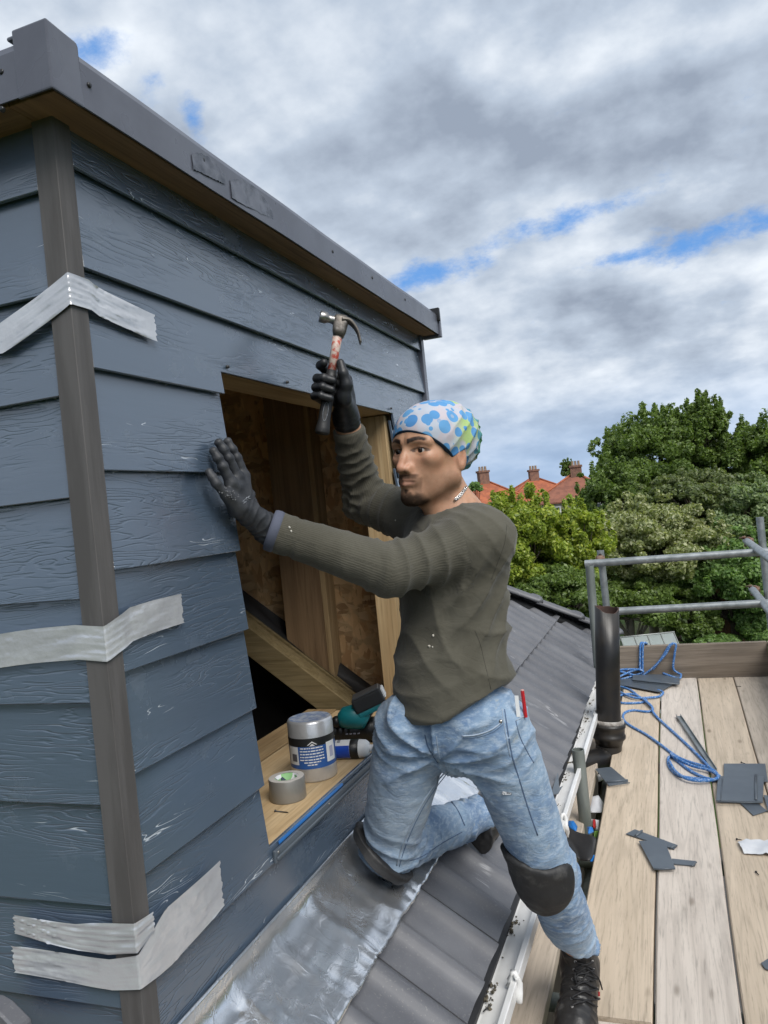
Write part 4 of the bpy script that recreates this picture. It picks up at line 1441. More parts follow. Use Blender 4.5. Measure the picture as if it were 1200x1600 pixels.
# sealant cartridge lying across the sill
a, b = np.array((-.945, 1.885, SZ + .0245)), np.array((-.814, 1.905, SZ + .0245))
ax = unit(b - a)
L = float(np.linalg.norm(b - a))
sc_ = empty('sealant_cartridge', (a + b) / 2 - np.array((0, 0, .0245)), 'blue and white sealant cartridge lying on the sill', 'cartridge')
MB().lathe(a, ax, [(.0005, -.05), (.024, -.05), (.024, L - .036)], 32).build('tube_body', MAT['white'], sc_)
MB().lathe(a, ax, [(.0246, L - .036), (.0246, L - .014), (.0240, L - .0135)], 32).build('black_collar', MAT['black'], sc_)
MB().lathe(a, ax, [(.024, L - .0134), (.0225, L + .004), (.016, L + .012), (.009, L + .013), (.0005, L + .0131)], 32).build('tube_shoulder', MAT['white'], sc_)
MB().lathe(a, ax, [(.009, L + .012), (.0088, L + .024), (.006, L + .029), (.0005, L + .030)], 20).build('nozzle_cap', MAT['white'], sc_)
MAT['royal'] = M('bright blue print', (0.012, 0.075, 0.50), .38)
upc = unit(np.cross(ax, (toc[0], toc[1], 0)))
v = []
tocc = unit(-a)
sdc = unit(np.cross(ax, tocc))
upc = unit(np.cross(sdc, ax))
for i in range(9):
    an = -1.15 + 1.50 * i / 8
    dd = upc * math.cos(an) + (sdc if sdc[2] > 0 else -sdc) * math.sin(an)
    v += [a + ax * (-.045) + dd * .0246, a + ax * (L - .0365) + dd * .0246]
MB().add(v, [(2 * i, 2 * i + 2, 2 * i + 3, 2 * i + 1) for i in range(8)], True).build('blue_print', MAT['royal'], sc_)
for k in range(7):
    for row, an in enumerate((.85, 1.15)):
        dd = upc * math.cos(an) + (sdc if sdc[2] > 0 else -sdc) * math.sin(an)
        p = a + ax * (-.03 + k * .016) + dd * .0247
        t_ = unit(np.cross(ax, dd))
        MB().obox(p, ax * (.004 + .002 * (k % 3)), t_ * .0022, dd * .0003).build('printed_mark', M('grey print', (.2, .2, .24), .5) if not k and not row else bpy.data.materials['grey print'], sc_)

# black applicator gun tube behind it
a, b = np.array((-1.01, 2.015, SZ + .034)), np.array((-.836, 2.05, SZ + .034))
ax = unit(b - a)
L = float(np.linalg.norm(b - a))
cg = empty('applicator_gun', (a + b) / 2 - np.array((0, 0, .034)), 'black ribbed applicator gun barrel lying on the sill', 'applicator gun')
pf = [(.0005, -.06), (.030, -.06)]
for k in range(11):
    x = -.055 + k * .016
    pf += [(.031, x), (.033, x + .003), (.033, x + .009), (.031, x + .012)]
pf += [(.030, L - .03), (.033, L - .026), (.034, L - .006), (.030, L + .002), (.012, L + .006), (.0005, L + .006)]
MB().lathe(a, ax, pf, 28).build('barrel', MAT['black'], cg)
tv = unit(-a)
sv = unit(np.cross(ax, tv))
uv_ = sv if sv[2] > 0 else -sv
pw_ = a + ax * (L - .045) + unit(tv * .6 + uv_ * .8) * .0335
MB().obox(pw_, ax * .009, unit(np.cross(ax, unit(tv * .6 + uv_ * .8))) * .011, unit(tv * .6 + uv_ * .8) * .0012).build('warning_sticker', M('pink sticker', (0.75, 0.30, 0.28), .5), cg, bevel=.0005)
for k in range(4):
    pw2 = a + ax * (L - .085 + k * .011) + unit(tv * .95 - uv_ * .3) * .0336
    MB().obox(pw2, ax * .0035, uv_ * .002, tv * .0006).build('printed_mark', bpy.data.materials['grey print'], cg)
MB().obox(a + ax * (.03) + unit(tv * .95 - uv_ * .35) * .033, ax * .028, uv_ * .0022, tv * .0008).build('printed_bar', M('olive bar print', (.28, .26, .18), .5), cg)

# cordless driver lying on its side
D0 = 2.20
pc = lambda u, v, d=D0: P(u - 16, v + 1, d)
dr = empty('cordless_driver', PZ(575, 1130, SZ) * 1.0, 'teal and black cordless driver propped at the end of the sill', 'power tool')
MAT['teal'] = M('teal tool plastic', (0.012, 0.210, 0.235), .36, col2=(0.010, 0.165, 0.19), ns=10)
MAT['rubber'] = M('black tool rubber', (0.020, 0.021, 0.023), .55, bs=.3, bscale=120)
MB().tube([pc(545, 1126), pc(549, 1125), pc(556, 1121), pc(570, 1118), pc(582, 1120), pc(590, 1124)], [.014, .022, .031, .034, .033, .026], 20).build('motor_housing', MAT['teal'], dr)
MB().tube([pc(533, 1128), pc(540, 1127), pc(546, 1126)], [.010, .016, .017], 16).build('chuck', MAT['black'], dr)
MB().tube([pc(578, 1122), pc(584, 1112), pc(592, 1100), pc(598, 1092)], [.026, .024, .024, .030], 16).build('handle', MAT['rubber'], dr)
MB().tube([pc(583, 1113, D0 - .012), pc(589, 1103, D0 - .014), pc(594, 1096, D0 - .014)], [.016, .015, .012], 12).build('handle_inlay', MAT['teal'], dr)
bx = unit(pc(612, 1082) - pc(570, 1102))
bz_ = unit(np.cross(bx, CF))
bz_ = bz_ if bz_[2] > 0 else -bz_
bc = pc(594, 1096)
MB().obox(bc + bz_ * .010, bx * .044, bz_ * .020, CF * .036).build('battery', MAT['rubber'], dr, bevel=.007, seg=3)
MB().obox(bc - bz_ * .016 - bx * .006, bx * .036, bz_ * .008, CF * .033).build('battery_shoe', MAT['teal'], dr, bevel=.005, seg=2)
MB().obox(bc + bx * .046 + bz_ * .012, bx * .004, bz_ * .014, CF * .022).build('battery_latch', MAT['white'], dr, bevel=.002)
MB().obox(bc + bz_ * .031, bx * .040, bz_ * .0025, CF * .030).build('battery_cap', M('grey battery cap', (.07, .075, .08), .4), dr, bevel=.002)
nail(np.array((-.886, 1.535, SZ + .0018)), (.9, -.12, 0), .037, 'black screw lying on the sill in front of the tape roll', 'screw', .0014)

# ================================================================== the person
def smin(a, b, k):
    h = np.clip(0.5 + 0.5 * (b - a) / k, 0, 1)
    return b + (a - b) * h - k * h * (1 - h)


def smax(a, b, k): return -smin(-a, -b, k)


def cone(p, a, b, r1, r2):
    ba = b - a
    l2 = float(ba @ ba)
    dx, dy, dz = p[0] - a[0], p[1] - a[1], p[2] - a[2]
    h = np.clip((dx * ba[0] + dy * ba[1] + dz * ba[2]) / l2, 0, 1)
    return np.sqrt((dx - ba[0] * h) ** 2 + (dy - ba[1] * h) ** 2 + (dz - ba[2] * h) ** 2) - (r1 + (r2 - r1) * h)


def sph(p, c, r): return np.sqrt((p[0] - c[0]) ** 2 + (p[1] - c[1]) ** 2 + (p[2] - c[2]) ** 2) - r


def ell(p, c, r, fr=None):
    q = [p[0] - c[0], p[1] - c[1], p[2] - c[2]]
    if fr is not None:
        q = [q[0] * a[0] + q[1] * a[1] + q[2] * a[2] for a in fr]
    k0 = np.sqrt((q[0] / r[0]) ** 2 + (q[1] / r[1]) ** 2 + (q[2] / r[2]) ** 2)
    k1 = np.sqrt((q[0] / r[0] ** 2) ** 2 + (q[1] / r[1] ** 2) ** 2 + (q[2] / r[2] ** 2) ** 2) + 1e-9
    return k0 * (k0 - 1) / k1


def plane(p, c, n): return (p[0] - c[0]) * n[0] + (p[1] - c[1]) * n[1] + (p[2] - c[2]) * n[2]


def surface_nets(fn, lo, hi, h):
    """mesh of fn = 0 by naive surface nets"""
    lo, hi = np.asarray(lo, float), np.asarray(hi, float)
    n = np.ceil((hi - lo) / h).astype(int) + 1
    ax = [(lo[i] + h * np.arange(n[i])).astype(np.float32) for i in range(3)]
    p = np.meshgrid(*ax, indexing='ij')
    F = fn(p).astype(np.float32)
    S = F < 0
    nx, ny, nz = n
    cnt = np.zeros((nx - 1, ny - 1, nz - 1), np.int8)
    for i in (0, 1):
        for j in (0, 1):
            for k in (0, 1):
                cnt += S[i:nx - 1 + i, j:ny - 1 + j, k:nz - 1 + k]
    act = (cnt > 0) & (cnt < 8)
    I = np.argwhere(act)
    idx = np.full(act.shape, -1, np.int32)
    idx[act] = np.arange(len(I))
    acc = np.zeros((len(I), 3))
    num = np.zeros(len(I))
    cor = [(i, j, k) for i in (0, 1) for j in (0, 1) for k in (0, 1)]
    for a in range(8):
        for b in range(a + 1, 8):
            d = np.abs(np.array(cor[a]) - np.array(cor[b]))
            if d.sum() != 1:
                continue
            fa = F[I[:, 0] + cor[a][0], I[:, 1] + cor[a][1], I[:, 2] + cor[a][2]]
            fb = F[I[:, 0] + cor[b][0], I[:, 1] + cor[b][1], I[:, 2] + cor[b][2]]
            cx = (fa < 0) != (fb < 0)
            t = np.where(cx, fa / np.where(cx, fa - fb, 1), 0)[:, None]
            pos = np.array(cor[a]) * (1 - t) + np.array(cor[b]) * t
            acc += np.where(cx[:, None], pos, 0)
            num += cx
    V = lo + h * (I + acc / num[:, None])
    Q = []
    for axis in range(3):
        sl0, sl1 = [slice(1, -1)] * 3, [slice(1, -1)] * 3
        sl0[axis], sl1[axis] = slice(0, -1), slice(1, None)
        A, B = S[tuple(sl0)], S[tuple(sl1)]
        for flip, E in ((False, A & ~B), (True, ~A & B)):
            e = np.argwhere(E)
            if not len(e):
                continue
            off = np.ones(3, int)
            off[axis] = 0
            e = e + off
            u, w = (axis + 1) % 3, (axis + 2) % 3
            du, dw = np.zeros(3, int), np.zeros(3, int)
            du[u], dw[w] = 1, 1
            q = [idx[tuple((e - a_).T)] for a_ in (du * 0, du, du + dw, dw)]
            q = np.stack(q if not flip else q[::-1], 1)
            Q.append(q)
    Q = np.concatenate(Q)
    Q = Q[(Q >= 0).all(1)]
    return V, Q


def vnormals(V, Q):
    a = np.cross(V[Q[:, 2]] - V[Q[:, 0]], V[Q[:, 3]] - V[Q[:, 1]])
    N = np.zeros_like(V)
    for k in range(4):
        np.add.at(N, Q[:, k], a)
    return N / (np.linalg.norm(N, axis=1, keepdims=True) + 1e-12)


def relax(V, Q, it=1, lam=.5):
    for _ in range(it):
        s_ = np.zeros_like(V)
        c_ = np.zeros(len(V))
        for k in range(4):
            for o_ in (1, 3):
                np.add.at(s_, Q[:, k], V[Q[:, (k + o_) % 4]])
                np.add.at(c_, Q[:, k], 1)
        V = V * (1 - lam) + lam * s_ / np.maximum(c_, 1)[:, None]
    return V


_LAT = np.random.default_rng(77).random((32, 32, 32))


def vnoise(V, s):
    q = V * s
    i = np.floor(q).astype(int)
    f_ = q - i
    f_ = f_ * f_ * (3 - 2 * f_)
    r = 0
    for a in (0, 1):
        for b in (0, 1):
            for c_ in (0, 1):
                w = (f_[:, 0] if a else 1 - f_[:, 0]) * (f_[:, 1] if b else 1 - f_[:, 1]) * (f_[:, 2] if c_ else 1 - f_[:, 2])
                r = r + w * _LAT[(i[:, 0] + a) & 31, (i[:, 1] + b) & 31, (i[:, 2] + c_) & 31]
    return r * 2 - 1


def seg(V, a, b):
    ba = b - a
    t = ((V - a) @ ba) / (ba @ ba)
    d = np.linalg.norm(V - a - np.clip(t, 0, 1)[:, None] * ba, axis=1)
    return t, d


def fold(ph):
    """rounded crests with tight valleys"""
    return 1 - 2 * np.abs(np.sin(ph)) ** 0.7


def gauss(x, s): return np.exp(-(x / s) ** 2)


from mathutils.bvhtree import BVHTree


def bvh(V, Q): return BVHTree.FromPolygons([tuple(v) for v in V], [tuple(int(i) for i in q) for q in Q])


def hit(t, u, v, off=0.0):
    r = unit(ray(u, v))
    loc, nn, i, d = t.ray_cast(Vector((0, 0, 0)), Vector(r))
    if loc is None:
        return None
    return np.array(loc) + np.array(nn) * off


def surf_line(t, px, rad, name, mat, parent, off=.0, n=5, flat=None):
    uv = bez([np.array((u, v, 0.)) for u, v in px], n)
    pts = [hit(t, q[0], q[1], off) for q in uv]
    pts = [p for p in pts if p is not None]
    if len(pts) < 2:
        return None
    return MB().tube(pts, rad, 6, flat=flat).build(name, mat, parent)


# ---- pose (metres, from the joints seen in the photograph)
PEL, WAI, CHE, NEC = P(706, 1105, 1.745), P(712, 1015, 1.755), P(706, 905, 1.76), P(716, 806, 1.765)
SL, EL, WL = P(757, 842, 1.665), P(608, 890, 1.60), P(420, 827, 1.572)
SR, ER, WR = P(652, 812, 1.90), P(570, 782, 2.03), P(543, 664, 1.92)
HL, KL, AL = P(768, 1135, 1.69), P(856, 1362, 1.79), P(905, 1492, 2.05)
HR, KR, AR = P(648, 1135, 1.75), P(608, 1322, 1.865), P(752, 1273, 2.20)
FT = unit((-.69, -.72, 0))                  # where the chest faces
LT = np.array((-FT[1], FT[0], 0))           # towards his left
UP = np.array((0, 0, 1.))
HC = P(674, 709, 1.74)                      # middle of the head
_cd = unit((-HC[0], -HC[1], 0))
_a = math.atan2(_cd[1], _cd[0]) - math.radians(41)
HF = np.array((math.cos(_a), math.sin(_a), 0.03))
HU = unit(np.array((0, 0, 1.)) + .075 * CR - .03 * HF)
HF = unit(HF - HU * (HF @ HU))
HL_ = np.cross(HU, HF)
HFR = (HF, HL_, HU)


HSX = .90


def h2w(x, y, z): return HC + HF * (x * HSX) + HL_ * y + HU * z


def head_sdf(p):
    q = [p[0] - HC[0], p[1] - HC[1], p[2] - HC[2]]
    q = [q[0] * a[0] + q[1] * a[1] + q[2] * a[2] for a in HFR]
    q[0] = q[0] / HSX
    x, y, z = q
    ya = np.abs(y)
    qs = [x, ya, z]
    A = lambda *c: np.array(c, float)
    d = ell(q, A(-.016, 0, .034), (.096, .075, .072))
    d = smin(d, ell(q, A(.036, 0, -.020), (.056, .053, .088)), .03)
    jaw = smin(cone(qs, A(-.008, .047, -.054), A(.068, .012, -.098), .019, .016), cone(qs, A(-.010, .058, .0), A(-.008, .051, -.052), .015, .020), .02)
    d = smin(d, jaw, .026)
    d = smin(d, sph(q, A(.076, 0, -.098), .0155), .02)                                   # chin
    d = smin(d, ell(qs, A(.056, .045, -.014), (.024, .013, .014)), .020)                 # cheekbone
    d = smin(d, ell(q, A(.057, 0, .042), (.029, .050, .036)), .03)                       # forehead
    brow = cone(qs, A(.0885, .010, .0205), A(.073, .048, .018), .0095, .0075)
    d = smin(d, brow, .014)
    d = smax(d, -ell(qs, A(.0965, .0325, .0015), (.017, .0185, .0115)), .012)            # eye sockets
    lid = ell(qs, A(.0695, .0325, .0015), (.0150, .0165, .0142))
    slit = np.maximum(np.abs(z - .0005) - .0052 * np.clip(1 - ((ya - .0325) / .0165) ** 2, 0, 1), .072 - x)
    d = smin(d, np.maximum(lid, -slit), .004)
    # nose: straight high bridge, full tip
    nose = cone(q, A(.087, 0, .014), A(.1010, 0, -.018), .0075, .0085)
    nose = smin(nose, cone(q, A(.1010, 0, -.016), A(.1100, 0, -.0370), .0080, .0098), .008)
    nose = smin(nose, ell(qs, A(.0970, .0125, -.0395), (.0115, .0068, .0078)), .007)
    nose = smin(nose, cone(qs, A(.082, .005, .0), A(.090, .010, -.034), .0065, .0085), .010)
    d = smin(d, nose, .007)
    d = smax(d, -ell(qs, A(.1035, .0070, -.0490), (.0065, .0034, .0036)), .003)
    # mouth
    d = smin(d, ell(q, A(.079, 0, -.062), (.018, .027, .020)), .014)
    d = smin(d, cone(qs, A(.0965, .0, -.0605), A(.0835, .0225, -.0655), .0060, .0030), .005)
    d = smin(d, cone(qs, A(.0945, .0, -.0725), A(.0835, .0190, -.0695), .0068, .0032), .005)
    d = smax(d, -cone(qs, A(.1030, .0, -.0660), A(.0880, .0240, -.0668), .0017, .0014), .003)
    d = smax(d, -cone(qs, A(.100, .0, -.0815), A(.092, .014, -.0815), .0045, .003), .006)
    # nasolabial fold
    d = smax(d, -cone(qs, A(.0985, .0225, -.040), A(.0890, .0330, -.062), .0028, .0020), .006)
    # ears
    ear = ell(qs, A(-.016, .0745, -.014), (.016, .0065, .026))
    ear = smax(ear, -ell(qs, A(-.010, .0815, -.011), (.008, .005, .015)), .004)
    d = smin(d, ear, .006)
    return d, q


NB = NEC + np.array((0, 0, -.015))


def skin_sdf(p):
    d, q = head_sdf(p)
    neck = cone(p, h2w(-.026, 0, -.055), NB, .049, .055)
    neck = smin(neck, cone(p, h2w(.030, 0, -.092), NB + FT * .045, .017, .020), .03)     # throat
    d = smin(d, neck, .022)
    d = smin(d, cone(p, NB, NB - UP * .10, .062, .09), .03)
    return d


def body_core(p):
    d = cone(p, PEL, CHE, .085, .095)
    for a, b, r1, r2 in ((CHE, NB, .09, .05), (CHE, SL, .06, .040), (CHE, SR, .06, .040), (SL, EL, .038, .030), (EL, WL, .030, .022), (SR, ER, .038, .030), (ER, WR, .030, .0265),
                         (PEL, HL, .07, .06), (HL, KL, .058, .042), (KL, AL, .042, .032), (PEL, HR, .07, .06), (HR, KR, .058, .042), (KR, AR, .042, .030)):
        d = smin(d, cone(p, a, b, r1, r2), .02)
    return d


def bounds(pts, r):
    pts = np.array(pts)
    return pts.min(0) - r, pts.max(0) + r


# skin mesh: head finely, the covered body coarsely, one mesh
V1, Q1 = surface_nets(skin_sdf, *bounds([h2w(.02, 0, .05), h2w(0, .0, -.05), NB, NB + UP * .02], .125), .0021)
V1 = relax(V1, Q1, 1, .35)
V2, Q2 = surface_nets(body_core, *bounds([PEL, CHE, SL, EL, WL, SR, ER, WR, HL, KL, AL, HR, KR, AR], .12), .012)
V = np.concatenate([V1, V2])
Q = np.concatenate([Q1, Q2 + len(V1)])
me = mesh_np(V, Q, True)
L = (V - HC) @ np.array(HFR).T             # head coordinates
x, y, z = L.T
x = x / HSX
ya = np.abs(y)
nz_ = vnoise(V, 260.) * .5 + vnoise(V, 120.) * .5


def sstep(v, a, b):
    t = np.clip((v - a) / (b - a), 0, 1)
    return t * t * (3 - 2 * t)


hd_ = (np.arange(len(V)) < len(V1)) & (z > -.14)
goat = .9 * sstep(z + .008 * nz_, -.076, -.100) * sstep(x, .030, .055) * sstep(ya, .042, .026) * sstep(z, -.135, -.118)
soul = gauss(ya, .008) * sstep(z, -.079, -.083) * sstep(z, -.098, -.088) * sstep(x, .07, .08)
must = sstep(z, -.0475, -.0515) * sstep(z, -.0625, -.0580) * sstep(ya, .034, .022) * sstep(x, .072, .082) * .75
side_ = sstep(ya, .012, .022) * sstep(ya, .040, .030) * sstep(z, -.05, -.06) * sstep(z, -.10, -.09) * sstep(x, .068, .075) * .45
jawl = sstep(z, -.030, -.060) * sstep(x, -.02, .0) * sstep(z, -.118, -.10) * .30 * sstep(ya, .02, .04)
beard = np.clip(np.maximum.reduce([goat, soul, must, side_, jawl]) * (1.15 + .2 * nz_), 0, 1) * hd_
# brows follow the ridge, thick inside, thin outside
yb = np.clip((ya - .010) / .040, 0, 1)
zc = .0195 + .0065 * np.sin(np.minimum(yb, .75) / .75 * 1.5) - .009 * np.maximum(0, yb - .62)
brow = sstep(np.abs(z - zc), .0068 - .0030 * yb, .0042 - .0022 * yb) * sstep(ya, .007, .012) * sstep(ya, .053, .046) * (x > .05)
brow = np.clip(brow * (1 + .3 * nz_), 0, 1) * hd_
lips = sstep(np.hypot((ya) / .024, (z + .0665) / .0098), 1.05, .80) * (x > .078) * hd_
flush = (gauss(np.hypot(y, (z + .035)), .022) * (x > .085) + .6 * gauss(np.hypot(ya - .045, z + .02), .022) * (x > .03) + .9 * (gauss(np.hypot(x + .01, z + .01), .03) * (ya > .068))) * hd_
lash = sstep(np.abs(np.hypot((ya - .0325) / .0165, (z - .0005) / .0060) - 1), .40, .10) * (x > .066) * (z > -.002) * hd_ * (np.abs(ya - .0325) < .021)
attr(me, 'beard', beard)
attr(me, 'brow', np.maximum(brow, lash * .8))
attr(me, 'lips', lips)
attr(me, 'flush', flush)
m, n = newmat('skin')
c = coords(n, False)
A_ = lambda k: n('ShaderNodeAttribute', attribute_name=k).outputs['Fac']
base = n.mix(n.ss(n.noise(c, 45, 4, .6), .35, .65), (0.425, 0.232, 0.142), (0.500, 0.282, 0.178))
base = n.mix(n.m('MULTIPLY', A_('flush'), .5), base, (0.56, 0.265, 0.180))
base = n.mix(n.m('MULTIPLY', A_('lips'), .6), base, (0.300, 0.140, 0.105))
base = n.mix(n.m('MULTIPLY', n.ss(n.noise(c, 380, 2), .62, .75), .25), base, (0.22, 0.11, 0.07))
base = n.mix(n.m('MULTIPLY', A_('beard'), .94), base, (0.022, 0.017, 0.014))
base = n.mix(n.m('MULTIPLY', A_('brow'), .96), base, (0.012, 0.009, 0.008))
hgt = n.m('ADD', n.noise(c, 520, 3, .6), n.m('MULTIPLY', n.m('MULTIPLY', A_('beard'), n.noise(c, 900, 2)), 2.0))
finish(n, base, n.m('ADD', .46, n.m('MULTIPLY', A_('beard'), .4)), 0, n.m('SUBTRACT', .42, n.m('MULTIPLY', A_('beard'), .36)), bump(n, hgt, .25, .0008), **{'Subsurface Weight': .12, 'Subsurface Radius': (.012, .005, .003), 'Subsurface Scale': .5})
person = obj('person', me, m, None, label='worker in olive pullover and faded jeans kneeling and raising a hammer', cat='person')

MAT['eyewhite'] = M('eye white', (0.55, 0.52, 0.49), .25, rnd=False)
MAT['iris'] = M('dark iris', (0.018, 0.010, 0.007), .12, rnd=False)
for s_ in (-1, 1):
    ec = h2w(.0690, .0325 * s_, .0012)
    look = unit(HF + HL_ * .05 - HU * .03)
    o = MB().lathe(ec, look, [(.0122 * math.sin(t), -.0122 * math.cos(t)) for t in np.linspace(.02, 2.62, 14)], 24).build('eye', MAT['eyewhite'], person)
    MB().lathe(ec, look, [(.0125 * math.sin(t), -.0125 * math.cos(t)) for t in np.linspace(2.62, 3.13, 6)], 24).build('iris', MAT['iris'], o)

# ---------------------------------------------------------------- cap
def cap_sdf(p):
    q = [p[0] - HC[0], p[1] - HC[1], p[2] - HC[2]]
    x, y, z = [q[0] * a[0] + q[1] * a[1] + q[2] * a[2] for a in HFR]
    x = x / HSX
    A = lambda *c: np.array(c, float)
    d = ell([x, y, z], A(-.014, 0, .036), (.1120, .0870, .0820))
    d = smin(d, ell([x, y, z], A(-.050, 0, .046), (.074, .078, .068)), .03)
    d = smin(d, ell([x, y, z], A(-.078, 0, .022), (.044, .062, .054)), .035)
    rim = z - (.0335 + (x - .085) * .62)
    d = smax(d, -rim, .004)
    inner = ell([x, y, z], A(-.016, 0, .036), (.099, .079, .080))
    return d


Vc, Qc = surface_nets(cap_sdf, *bounds([h2w(-.04, 0, .05)], .17), .0026)
Vc = relax(Vc, Qc, 1, .4)
Nc = vnormals(Vc, Qc)
Lc = (Vc - HC) @ np.array(HFR).T
xc, yc, zc_ = Lc.T
xc = xc / HSX
ridge = .0022 * fold(np.pi * ((xc * .75 + zc_ * .9) / .030 + .25 * vnoise(Vc, 25.))) * sstep(xc, .06, -.02) * sstep(np.abs(yc), .03, .06)
ridge += .0030 * fold(np.pi * ((zc_ * .8 - xc * .25) / .026 + .35 * vnoise(Vc, 30.))) * sstep(xc, -.05, -.10)
ridge += .0011 * vnoise(Vc, 60.)
Vc = Vc + Nc * ridge[:, None]
mc = mesh_np(Vc, Qc, True)
attr(mc, 'hx', xc)
attr(mc, 'hy', yc)
attr(mc, 'hz', zc_)
attr(mc, 'rimd', zc_ - (.0335 + (xc - .085) * .62))
m, n = newmat('dotted cap cloth')
A_ = lambda k: n('ShaderNodeAttribute', attribute_name=k).outputs['Fac']
hv = n.xyz(A_('hx'), A_('hy'), A_('hz'))
v1 = n('ShaderNodeTexVoronoi', {'Vector': hv, 'Scale': 33.0, 'Randomness': .75})
v2 = n('ShaderNodeTexVoronoi', {'Vector': n.vm('ADD', hv, (.7, .3, .1)), 'Scale': 58.0, 'Randomness': .9})
rad = n.m('ADD', .41, n.m('MULTIPLY', n.sep(v1.outputs['Color'])[0], .16))
spot = n.ss(n.m('SUBTRACT', v1.outputs['Distance'], rad), .02, -.02)
hole = n.m('MULTIPLY', n.ss(v1.outputs['Distance'], .20, .16), n.ss(n.sep(v1.outputs['Color'])[1], .62, .66))
spot2 = n.ss(v2.outputs['Distance'], .34, .29)
pick2 = n.ss(n.sep(v2.outputs['Color'])[0], .70, .74)
backness = n.ss(A_('hx'), -.045, -.105)
ground = n.mix(n.ss(n.noise(hv, 22, 2), .42, .58), (0.44, 0.48, 0.55), (0.50, 0.46, 0.50))
ground = n.mix(n.m('MULTIPLY', n.ss(n.noise(hv, 16, 2), .50, .58), n.ss(A_('hx'), .03, -.02)), ground, (0.36, 0.50, 0.20))
ground = n.mix(backness, ground, (0.36, 0.40, 0.36))
blue_ = n.mix(n.sep(v1.outputs['Color'])[2], (0.075, 0.235, 0.50), (0.13, 0.33, 0.58))
green_ = n.mix(n.sep(v1.outputs['Color'])[2], (0.03, 0.13, 0.05), (0.10, 0.30, 0.10))
dot = n.mix(backness, blue_, green_)
colr = n.mix(n.m('MULTIPLY', spot2, pick2), ground, dot)
colr = n.mix(spot, colr, dot)
colr = n.mix(hole, colr, ground)
colr = n.mix(n.ss(A_('rimd'), .0045, .0030), colr, (0.02, 0.035, 0.06))
finish(n, colr, .85, 0, .2, bump(n, n.noise(hv, 900, 2), .25, .0006))
obj('cap', mc, m, person, label='blue dotted slouch cap')

# ---------------------------------------------------------------- pullover
HEM_N = unit(np.array((0, 0, -1.)) + FT * -.42 + LT * -.0)      # hem plane tilts: lower in front


def torso(p, off=0.0):
    sp = unit(CHE - PEL)
    s_ = np.cross(LT, sp)
    fr = (unit(LT - sp * (LT @ sp)), unit(-s_ + 0), sp)
    fr = (fr[0], unit(np.cross(sp, fr[0])), sp)
    d = ell(p, CHE + UP * .015, (.152 + off, .109 + off, .165), fr)
    d = smin(d, ell(p, WAI, (.139 + off, .109 + off, .20), fr), .05)
    d = smin(d, ell(p, PEL + UP * .02, (.152 + off, .122 + off, .16), fr), .05)
    d = smin(d, ell(p, WAI + FT * .035 - UP * .02, (.11 + off, .088 + off, .16), fr), .04)
    return d


def sweat_sdf(p):
    d = torso(p)
    sh = smin(cone(p, NB - UP * .012, SL, .055, .058), cone(p, NB - UP * .012, SR, .055, .058), .03)
    d = smin(d, sh, .05)
    armL = smin(cone(p, SL, EL, .064, .055), cone(p, EL, WL + (EL - WL) * .10, .054, .0400), .02)
    armR = smin(cone(p, SR, ER, .066, .055), cone(p, ER, WR + (ER - WR) * .06, .055, .0400), .02)
    d = smin(d, armL, .032)
    d = smin(d, armR, .032)
    # cut the cuffs square, the hem along a tilted curve, the neck open
    d = smax(d, plane(p, WL + unit(EL - WL) * .014, unit(WL - EL)) * 1.0 - 200 * (sph(p, WL, .13) > 0), .003)
    d = smax(d, plane(p, WR + unit(ER - WR) * .010, unit(WR - ER)) * 1.0 - 200 * (sph(p, WR, .12) > 0), .003)
    hc = P(700, 1132, 1.66)
    lat = plane(p, PEL, LT)
    fwd = plane(p, PEL, FT)
    hem = -(p[2] - (hc[2] + .000 + .060 * np.clip((.10 - fwd) / .20, 0, 1.2) + .030 * np.clip((lat - .02) / .12, 0, 1) ** 2))
    d = smax(d, hem, .006)
    # neckline
    nd = cone(p, NB + FT * .018 + UP * .046, h2w(-.02, 0, -.02), .066, .078)
    d = smax(d, -nd, .006)
    return d


Vs, Qs = surface_nets(sweat_sdf, *bounds([PEL - UP * .05, SL, EL, WL, SR, ER, WR, CHE + FT * .08, WAI - FT * .08, NB], .105), .0046)
Vs = relax(Vs, Qs, 2, .5)
Ns = vnormals(Vs, Qs)
w1 = vnoise(Vs, 6.5)
w2 = vnoise(Vs + 3.1, 33.)
tL1, dL1 = seg(Vs, SL, EL)
tL2, dL2 = seg(Vs, EL, WL)
tR1, dR1 = seg(Vs, SR, ER)
tR2, dR2 = seg(Vs, ER, WR)
foreL = sstep(dL2, .075, .060) * sstep(tL2, -.05, .12)
foreR = sstep(dR2, .080, .064) * sstep(tR2, -.10, .05)
upL = sstep(dL1, .10, .075) * sstep(tL1, .25, .5)
upR = sstep(dR1, .095, .075) * sstep(tR1, .2, .45)
D = np.zeros(len(Vs))
D += .0030 * fold(np.pi * (tL2 * 251 / 26 + .55 * w1 * 2)) * foreL * sstep(tL2, .30, .02) * (0.6 + .4 * w2)
D += .0007 * fold(np.pi * (tL2 * 7 + 1.4 * w1)) * foreL
D += .0026 * fold(np.pi * (tR2 * 7.5 + .8 * w1 + .4 * w2)) * foreR * sstep(tR2, 1.02, .70)
D += .0038 * fold(np.pi * (tL1 * 5.0 + .9 * w1 + 1.2 * (Vs[:, 2] - EL[2]) * 8)) * upL * sstep(tL1, 1.15, .9)
D += .0034 * fold(np.pi * (tR1 * 5.5 + .9 * w1)) * upR
bx_ = (Vs - PEL) @ LT
fx_ = (Vs - PEL) @ FT
hz_ = Vs[:, 2] - PEL[2]
tor = sstep(np.minimum.reduce([dL2, dR2, dL1 + .02, dR1 + .02]), .07, .10)
back = sstep(fx_, .03, -.07)
